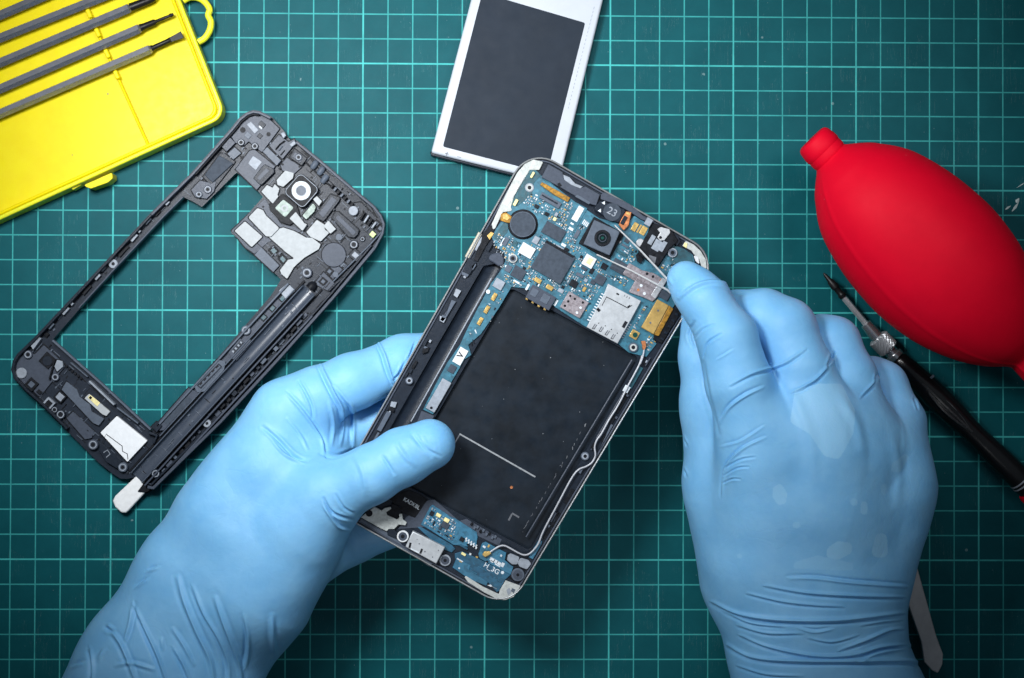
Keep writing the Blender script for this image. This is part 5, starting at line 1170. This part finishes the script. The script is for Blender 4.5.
foldsL = [(LH2(*p), w*1.2, a*1.0, k) for p, w, a, k in (
    ((465,150, 490,240, 540,360, 590,470, 605,560), 2.3, .075, 'ridge'), ((520,190, 560,290, 620,390, 655,480, 660,560), 2.2, .06, 'dlof'), ((612,230, 640,310, 675,400, 705,490, 715,560), 2.2, .07, 'ridge'),
    ((720,300, 735,370, 735,440, 725,500), 2.0, .055, 'dlof'), ((835,300, 838,380, 845,455), 2.4, .05, 'ridge'), ((290,265, 330,350, 380,460, 415,560), 2.0, .07, 'dlof'), ((445,350, 490,420, 525,490), 1.8, .05, 'ridge'),
    ((445,430, 480,490, 510,560), 1.8, .05, 'dlof'), ((190,340, 240,410, 275,490, 300,560), 2.0, .07, 'ridge'), ((290,250, 280,330, 255,410), 1.8, .05, 'fold'), ((115,430, 125,500, 120,560), 2.0, .06, 'dlof'),
    ((180,345, 215,365), 2.0, .06, 'groove'), ((345,122, 385,105), 1.6, .045, 'fold'), ((300,185, 345,150), 1.6, .04, 'fold'), ((400,390, 405,430), 1.6, .03, 'ridge'), ((220,495, 280,485, 370,510), 1.8, .04, 'ridge'), ((40,500, 90,480), 1.8, .04, 'fold'), ((150,470, 175,430), 1.8, .03, 'ridge')
    )]+[(LH3(*p), w, a, k) for p, w, a, k in (
    ((398,150, 430,220, 470,300, 500,360, 505,450), 2.2, .075, 'dlof'), ((660,50, 690,110, 715,190, 735,240), 2.0, .08, 'dlof'), ((260,285, 320,350, 380,430, 420,500, 430,570), 2.0, .06, 'fold'), ((310,230, 345,290, 370,350, 375,400), 1.7, .05, 'groove'),
    ((470,260, 520,320, 550,370, 552,520), 2.4, .06, 'dlof'), ((150,440, 220,500, 290,570, 350,592), 2.2, .06, 'groove'), ((195,500, 250,560, 330,598), 1.8, .045, 'fold'), ((790,150, 765,200, 740,225), 1.8, .06, 'groove'), ((830,60, 815,100, 800,130), 1.6, .04, 'fold'),
    ((450,330, 470,420, 460,520), 2.0, .035, 'ridge'), ((505,380, 510,450, 500,520), 1.8, .03, 'ridge'), ((260,400, 320,480, 350,540), 1.6, .03, 'ridge'), ((820,470, 870,530, 910,565), 2.6, .03, 'groove'), ((690,570, 740,650), 2.2, .035, 'groove'), ((410,560, 470,575, 560,540), 2.2, .05, 'groove'))
    ]+[(LH(*p), w, a, k) for p, w, a, k in (((518,338, 535,365, 572,378), 1.9, .055, 'groove'), ((520,352, 545,388, 565,396), 1.7, .05, 'fold'), ((540,330, 556,355, 575,366), 1.6, .03, 'groove'), ((655,232, 672,258, 690,275), 2.4, .025, 'ridge'), ((575,255, 592,290, 598,330), 2.6, .02, 'ridge'), ((700,220, 716,245, 740,258), 1.8, .02, 'groove'))]
make_hand('gloved_hand', 'left hand in a blue nitrile glove, thumb pressed on the opened phone', hand, fl, foldsL, [], 2.2, (180,640,0))
# ---------------- right hand: pinching the tweezers, seen from above
fr = Field(2.2, 14.6, -33.0, 3.6, -.2, 8.8)
pal = fr.new()
for a, b in (((770,462,6.5,46), (778,560,5.6,62)), ((778,560,5.6,62), (800,640,4.8,66)), ((825,462,6.6,48), (822,560,5.6,66)), ((822,560,5.6,66), (822,640,4.8,72)), ((884,490,5.6,44), (858,560,5.2,53)), ((858,560,5.2,53), (826,640,4.7,54)), ((772,438,6.62,46), (822,436,6.72,48)), ((822,436,6.72,48), (880,452,6.0,40)), ((778,500,6.35,52), (828,500,6.35,54)), ((828,500,6.35,54), (880,510,5.6,46)),
             ((806,605,4.9,84), (819,655,4.7,80)), ((819,655,4.7,80), (838,740,4.5,100)), ((838,740,4.5,100), (850,900,4.4,112))): fr.cone(pal, a, b, .9, .74)
fr.cone(pal, (745,575,4.3,46), (728,480,4.6,46), .9, .95)
thumb = fr.chain([(728,490,4.6,44), (714,405,4.9,33), (706,360,5.0,25), (700,318,5.0,20)], .5)
idx = fr.chain([(686,280,6.15,19), (695,290,6.35,22.5), (707,303,6.6,25.5), (727,338,6.9,30), (741,385,6.9,33), (762,455,6.5,42)], .22)
mid = fr.chain([(738,316,5.0,27), (764,318,5.7,29), (785,329,6.1,31), (802,370,6.5,31), (823,455,6.6,42)], .22)
rng = fr.chain([(800,352,4.2,24), (822,339,4.9,24), (833,343,5.3,26), (848,378,5.8,28), (862,455,6.1,40)], .22)
pky = fr.chain([(852,392,3.6,22), (872,380,4.3,23), (882,386,4.6,25), (896,422,5.1,28), (894,482,5.6,40)], .22)
fing = smin(smin(idx, mid, .07), smin(rng, pky, .07), .07)
hand = smin(smin(pal, fing, .60), thumb, .28)
foldsR = [(RH2(*p), w, a, k) for p, w, a, k in (
    ((72,180, 130,137, 190,120, 250,127, 272,145), 2.2, .06, 'ridge'), ((120,345, 160,300, 205,280), 1.6, .022, 'groove'), ((163,402, 180,350, 232,315), 1.5, .036, 'groove'), ((213,411, 240,395, 272,375), 1.3, .022, 'fold'),
    ((228,645, 260,590, 320,545, 385,515), 1.8, .05, 'fold'), ((270,510, 350,468, 420,448, 480,425, 548,378), 1.8, .055, 'dlof'), ((500,540, 580,497, 640,435), 1.8, .06, 'dlof'), ((760,552, 795,515, 815,490), 1.7, .05, 'dlof'), ((420,448, 480,520, 540,640), 5, .012, 'ridge'),
    ((655,380, 640,420, 632,440), 1.8, .05, 'groove'), ((820,465, 812,495), 1.8, .05, 'groove'), ((130,270, 110,320, 125,365), 2.0, .04, 'groove'), ((30,100, 45,130), 1.8, .02,'ridge'))
    ]+[(RH(*p), w, a, k) for p, w, a, k in (
    ((126,394, 131,352, 158,322, 192,305), 1.7, .05, 'fold'), ((133,352, 155,340, 178,336), 1.3, .032, 'groove'), ((131,364, 150,353, 168,351), 1.2, .03, 'groove'), ((129,376, 142,370, 155,370), 1.2, .028, 'groove'), ((127,318, 155,310, 190,288), 1.6, .03, 'fold'),
    ((98,190, 106,240, 122,300), 2.6, .03, 'groove'), ((62,300, 72,318), 1.6, .04, 'groove'), ((64,350, 72,366), 1.6, .03, 'groove'), ((310,240, 335,285, 345,330), 5.0, .03, 'ridge'), ((230,215, 262,300, 270,370), 6.0, .03, 'ridge'), ((390,300, 400,350, 398,410), 5.0, .025, 'ridge'), ((424,245, 430,262), 1.4, .035, 'groove'))
    ]+[(RH3(*p), w, a, k) for p, w, a, k in (
    ((350,68, 450,68, 600,85, 810,100), 2.0, .05, 'fold'), ((260,105, 400,130, 560,142, 800,150), 2.0, .06, 'dlof'), ((190,135, 320,165, 450,180, 560,186), 1.8, .05, 'dlof'), ((50,170, 150,215, 300,238, 500,242, 650,230, 800,213), 2.4, .09, 'dlof'),
    ((150,260, 260,290, 400,292), 1.8, .04, 'dlof'), ((555,357, 650,320, 740,282, 795,275), 2.0, .07, 'dlof'), ((160,300, 270,345, 450,380, 600,377, 720,345, 830,340), 2.0, .07, 'dlof'), ((110,340, 200,385, 350,400, 600,402, 800,402, 880,410), 2.4, .09, 'dlof'),
    ((390,265, 450,280, 520,270), 1.6, .035, 'fold'), ((150,420, 260,452, 400,460), 1.8, .04, 'dlof'), ((620,400, 700,362, 820,342), 1.8, .05, 'fold'), ((90,205, 200,250, 330,265), 1.6, .035, 'dlof'), ((430,310, 520,325, 620,300), 1.6, .035, 'dlof'), ((640,260, 720,245, 790,240), 1.6, .03, 'dlof'))]
patchR = [(RH(240,232, 275,222, 312,222, 332,262, 330,300, 308,340, 285,334, 262,300, 232,282), 0.94), (RH(206,382, 218,376, 228,392, 226,408, 214,410, 205,398), 0.85), (RH(325,400, 336,400, 338,410, 326,412), 0.68), (RH(342,405, 352,404, 352,426, 340,424), 0.77),
    (RH(290,476, 305,466, 328,468, 328,484, 305,496, 288,492), 0.94), (RH(366,452, 382,456, 384,492, 356,490), 0.85), (RH(390,345, 410,330, 418,335, 402,358, 388,360), 0.59), (RH(240,498, 275,488, 330,500, 330,512, 280,510, 236,508), 0.51), (RH(236,436, 248,436, 248,446, 236,446), 0.59), (RH(150,485, 158,485, 158,493, 150,493), 0.59), (RH(372,380, 380,375, 384,392, 374,398), 0.51)]
make_hand('gloved_hand', 'right hand in a blue nitrile glove with damp patches, pinching tweezers', hand, fr, foldsR, patchR, 2.0, (820,620,0))
# ------------------------------------------------------------------ light, world, camera
w = bpy.data.worlds.new('World'); sc.world = w; w.use_nodes = True
bg = w.node_tree.nodes['Background']; bg.inputs[0].default_value = (.70, .85, 1.0, 1)
wn = w.node_tree.nodes.new; wl = w.node_tree.links.new          # dim room with a paler ceiling straight above
tcw = wn('ShaderNodeTexCoord'); sxw = wn('ShaderNodeSeparateXYZ'); wl(tcw.outputs['Generated'], sxw.inputs[0])
mrw = wn('ShaderNodeMapRange'); mrw.interpolation_type = 'SMOOTHSTEP'; mrw.inputs['From Min'].default_value = .55; mrw.inputs['From Max'].default_value = .92
mrw.inputs['To Min'].default_value = .025; mrw.inputs['To Max'].default_value = .11; wl(sxw.outputs['Z'], mrw.inputs['Value']); wl(mrw.outputs['Result'], bg.inputs[1])
def lamp(name, loc, aim, size, power, col, spread=math.pi, kind='AREA', cone=60, blend=1.0):
    l = bpy.data.lights.new(name, kind); l.energy = power; l.color = col
    if kind == 'AREA': l.shape = 'DISK'; l.size = size; l.spread = spread
    else: l.shadow_soft_size = size/2; l.spot_size = math.radians(cone); l.spot_blend = blend
    o = bpy.data.objects.new(name, l); COL.objects.link(o); o.location = loc
    o.rotation_euler = (Vector(aim)-Vector(loc)).to_track_quat('-Z', 'Y').to_euler(); return o
lamp('desk_lamp', (-18.5, -1, 35), (-7.5, -7.5, 0), 10, 73000, (.97, .985, 1.0), kind='SPOT', cone=80)
lamp('softbox', (-4, 7.5, 37), (-5, -6, 0), 11, 20000, (.96, .98, 1.0), kind='SPOT', cone=74)
lamp('side_lamp', (17, 1, 36), (1, -8, 0), 9, 12500, (.96, .98, 1.0), kind='SPOT', cone=70)
lamp('front_fill', (-2, -38, 42), (-1, -17, 5), 12, 11500, (.96, .98, 1.0), kind='SPOT', cone=42)  # unseen fill, added to brighten the lower parts of the hands
cd = bpy.data.cameras.new('camera'); co = bpy.data.objects.new('camera', cd); COL.objects.link(co)
co.location = CAM; co.rotation_euler = ROT; cd.sensor_width = 36; cd.lens = FPX*36/1024; cd.clip_start = 1; cd.clip_end = 400
sc.camera = co
sc.view_settings.view_transform = 'Standard'; sc.view_settings.look = 'None'; sc.view_settings.exposure = 0; sc.view_settings.gamma = 1
sc.cycles.max_bounces = 6
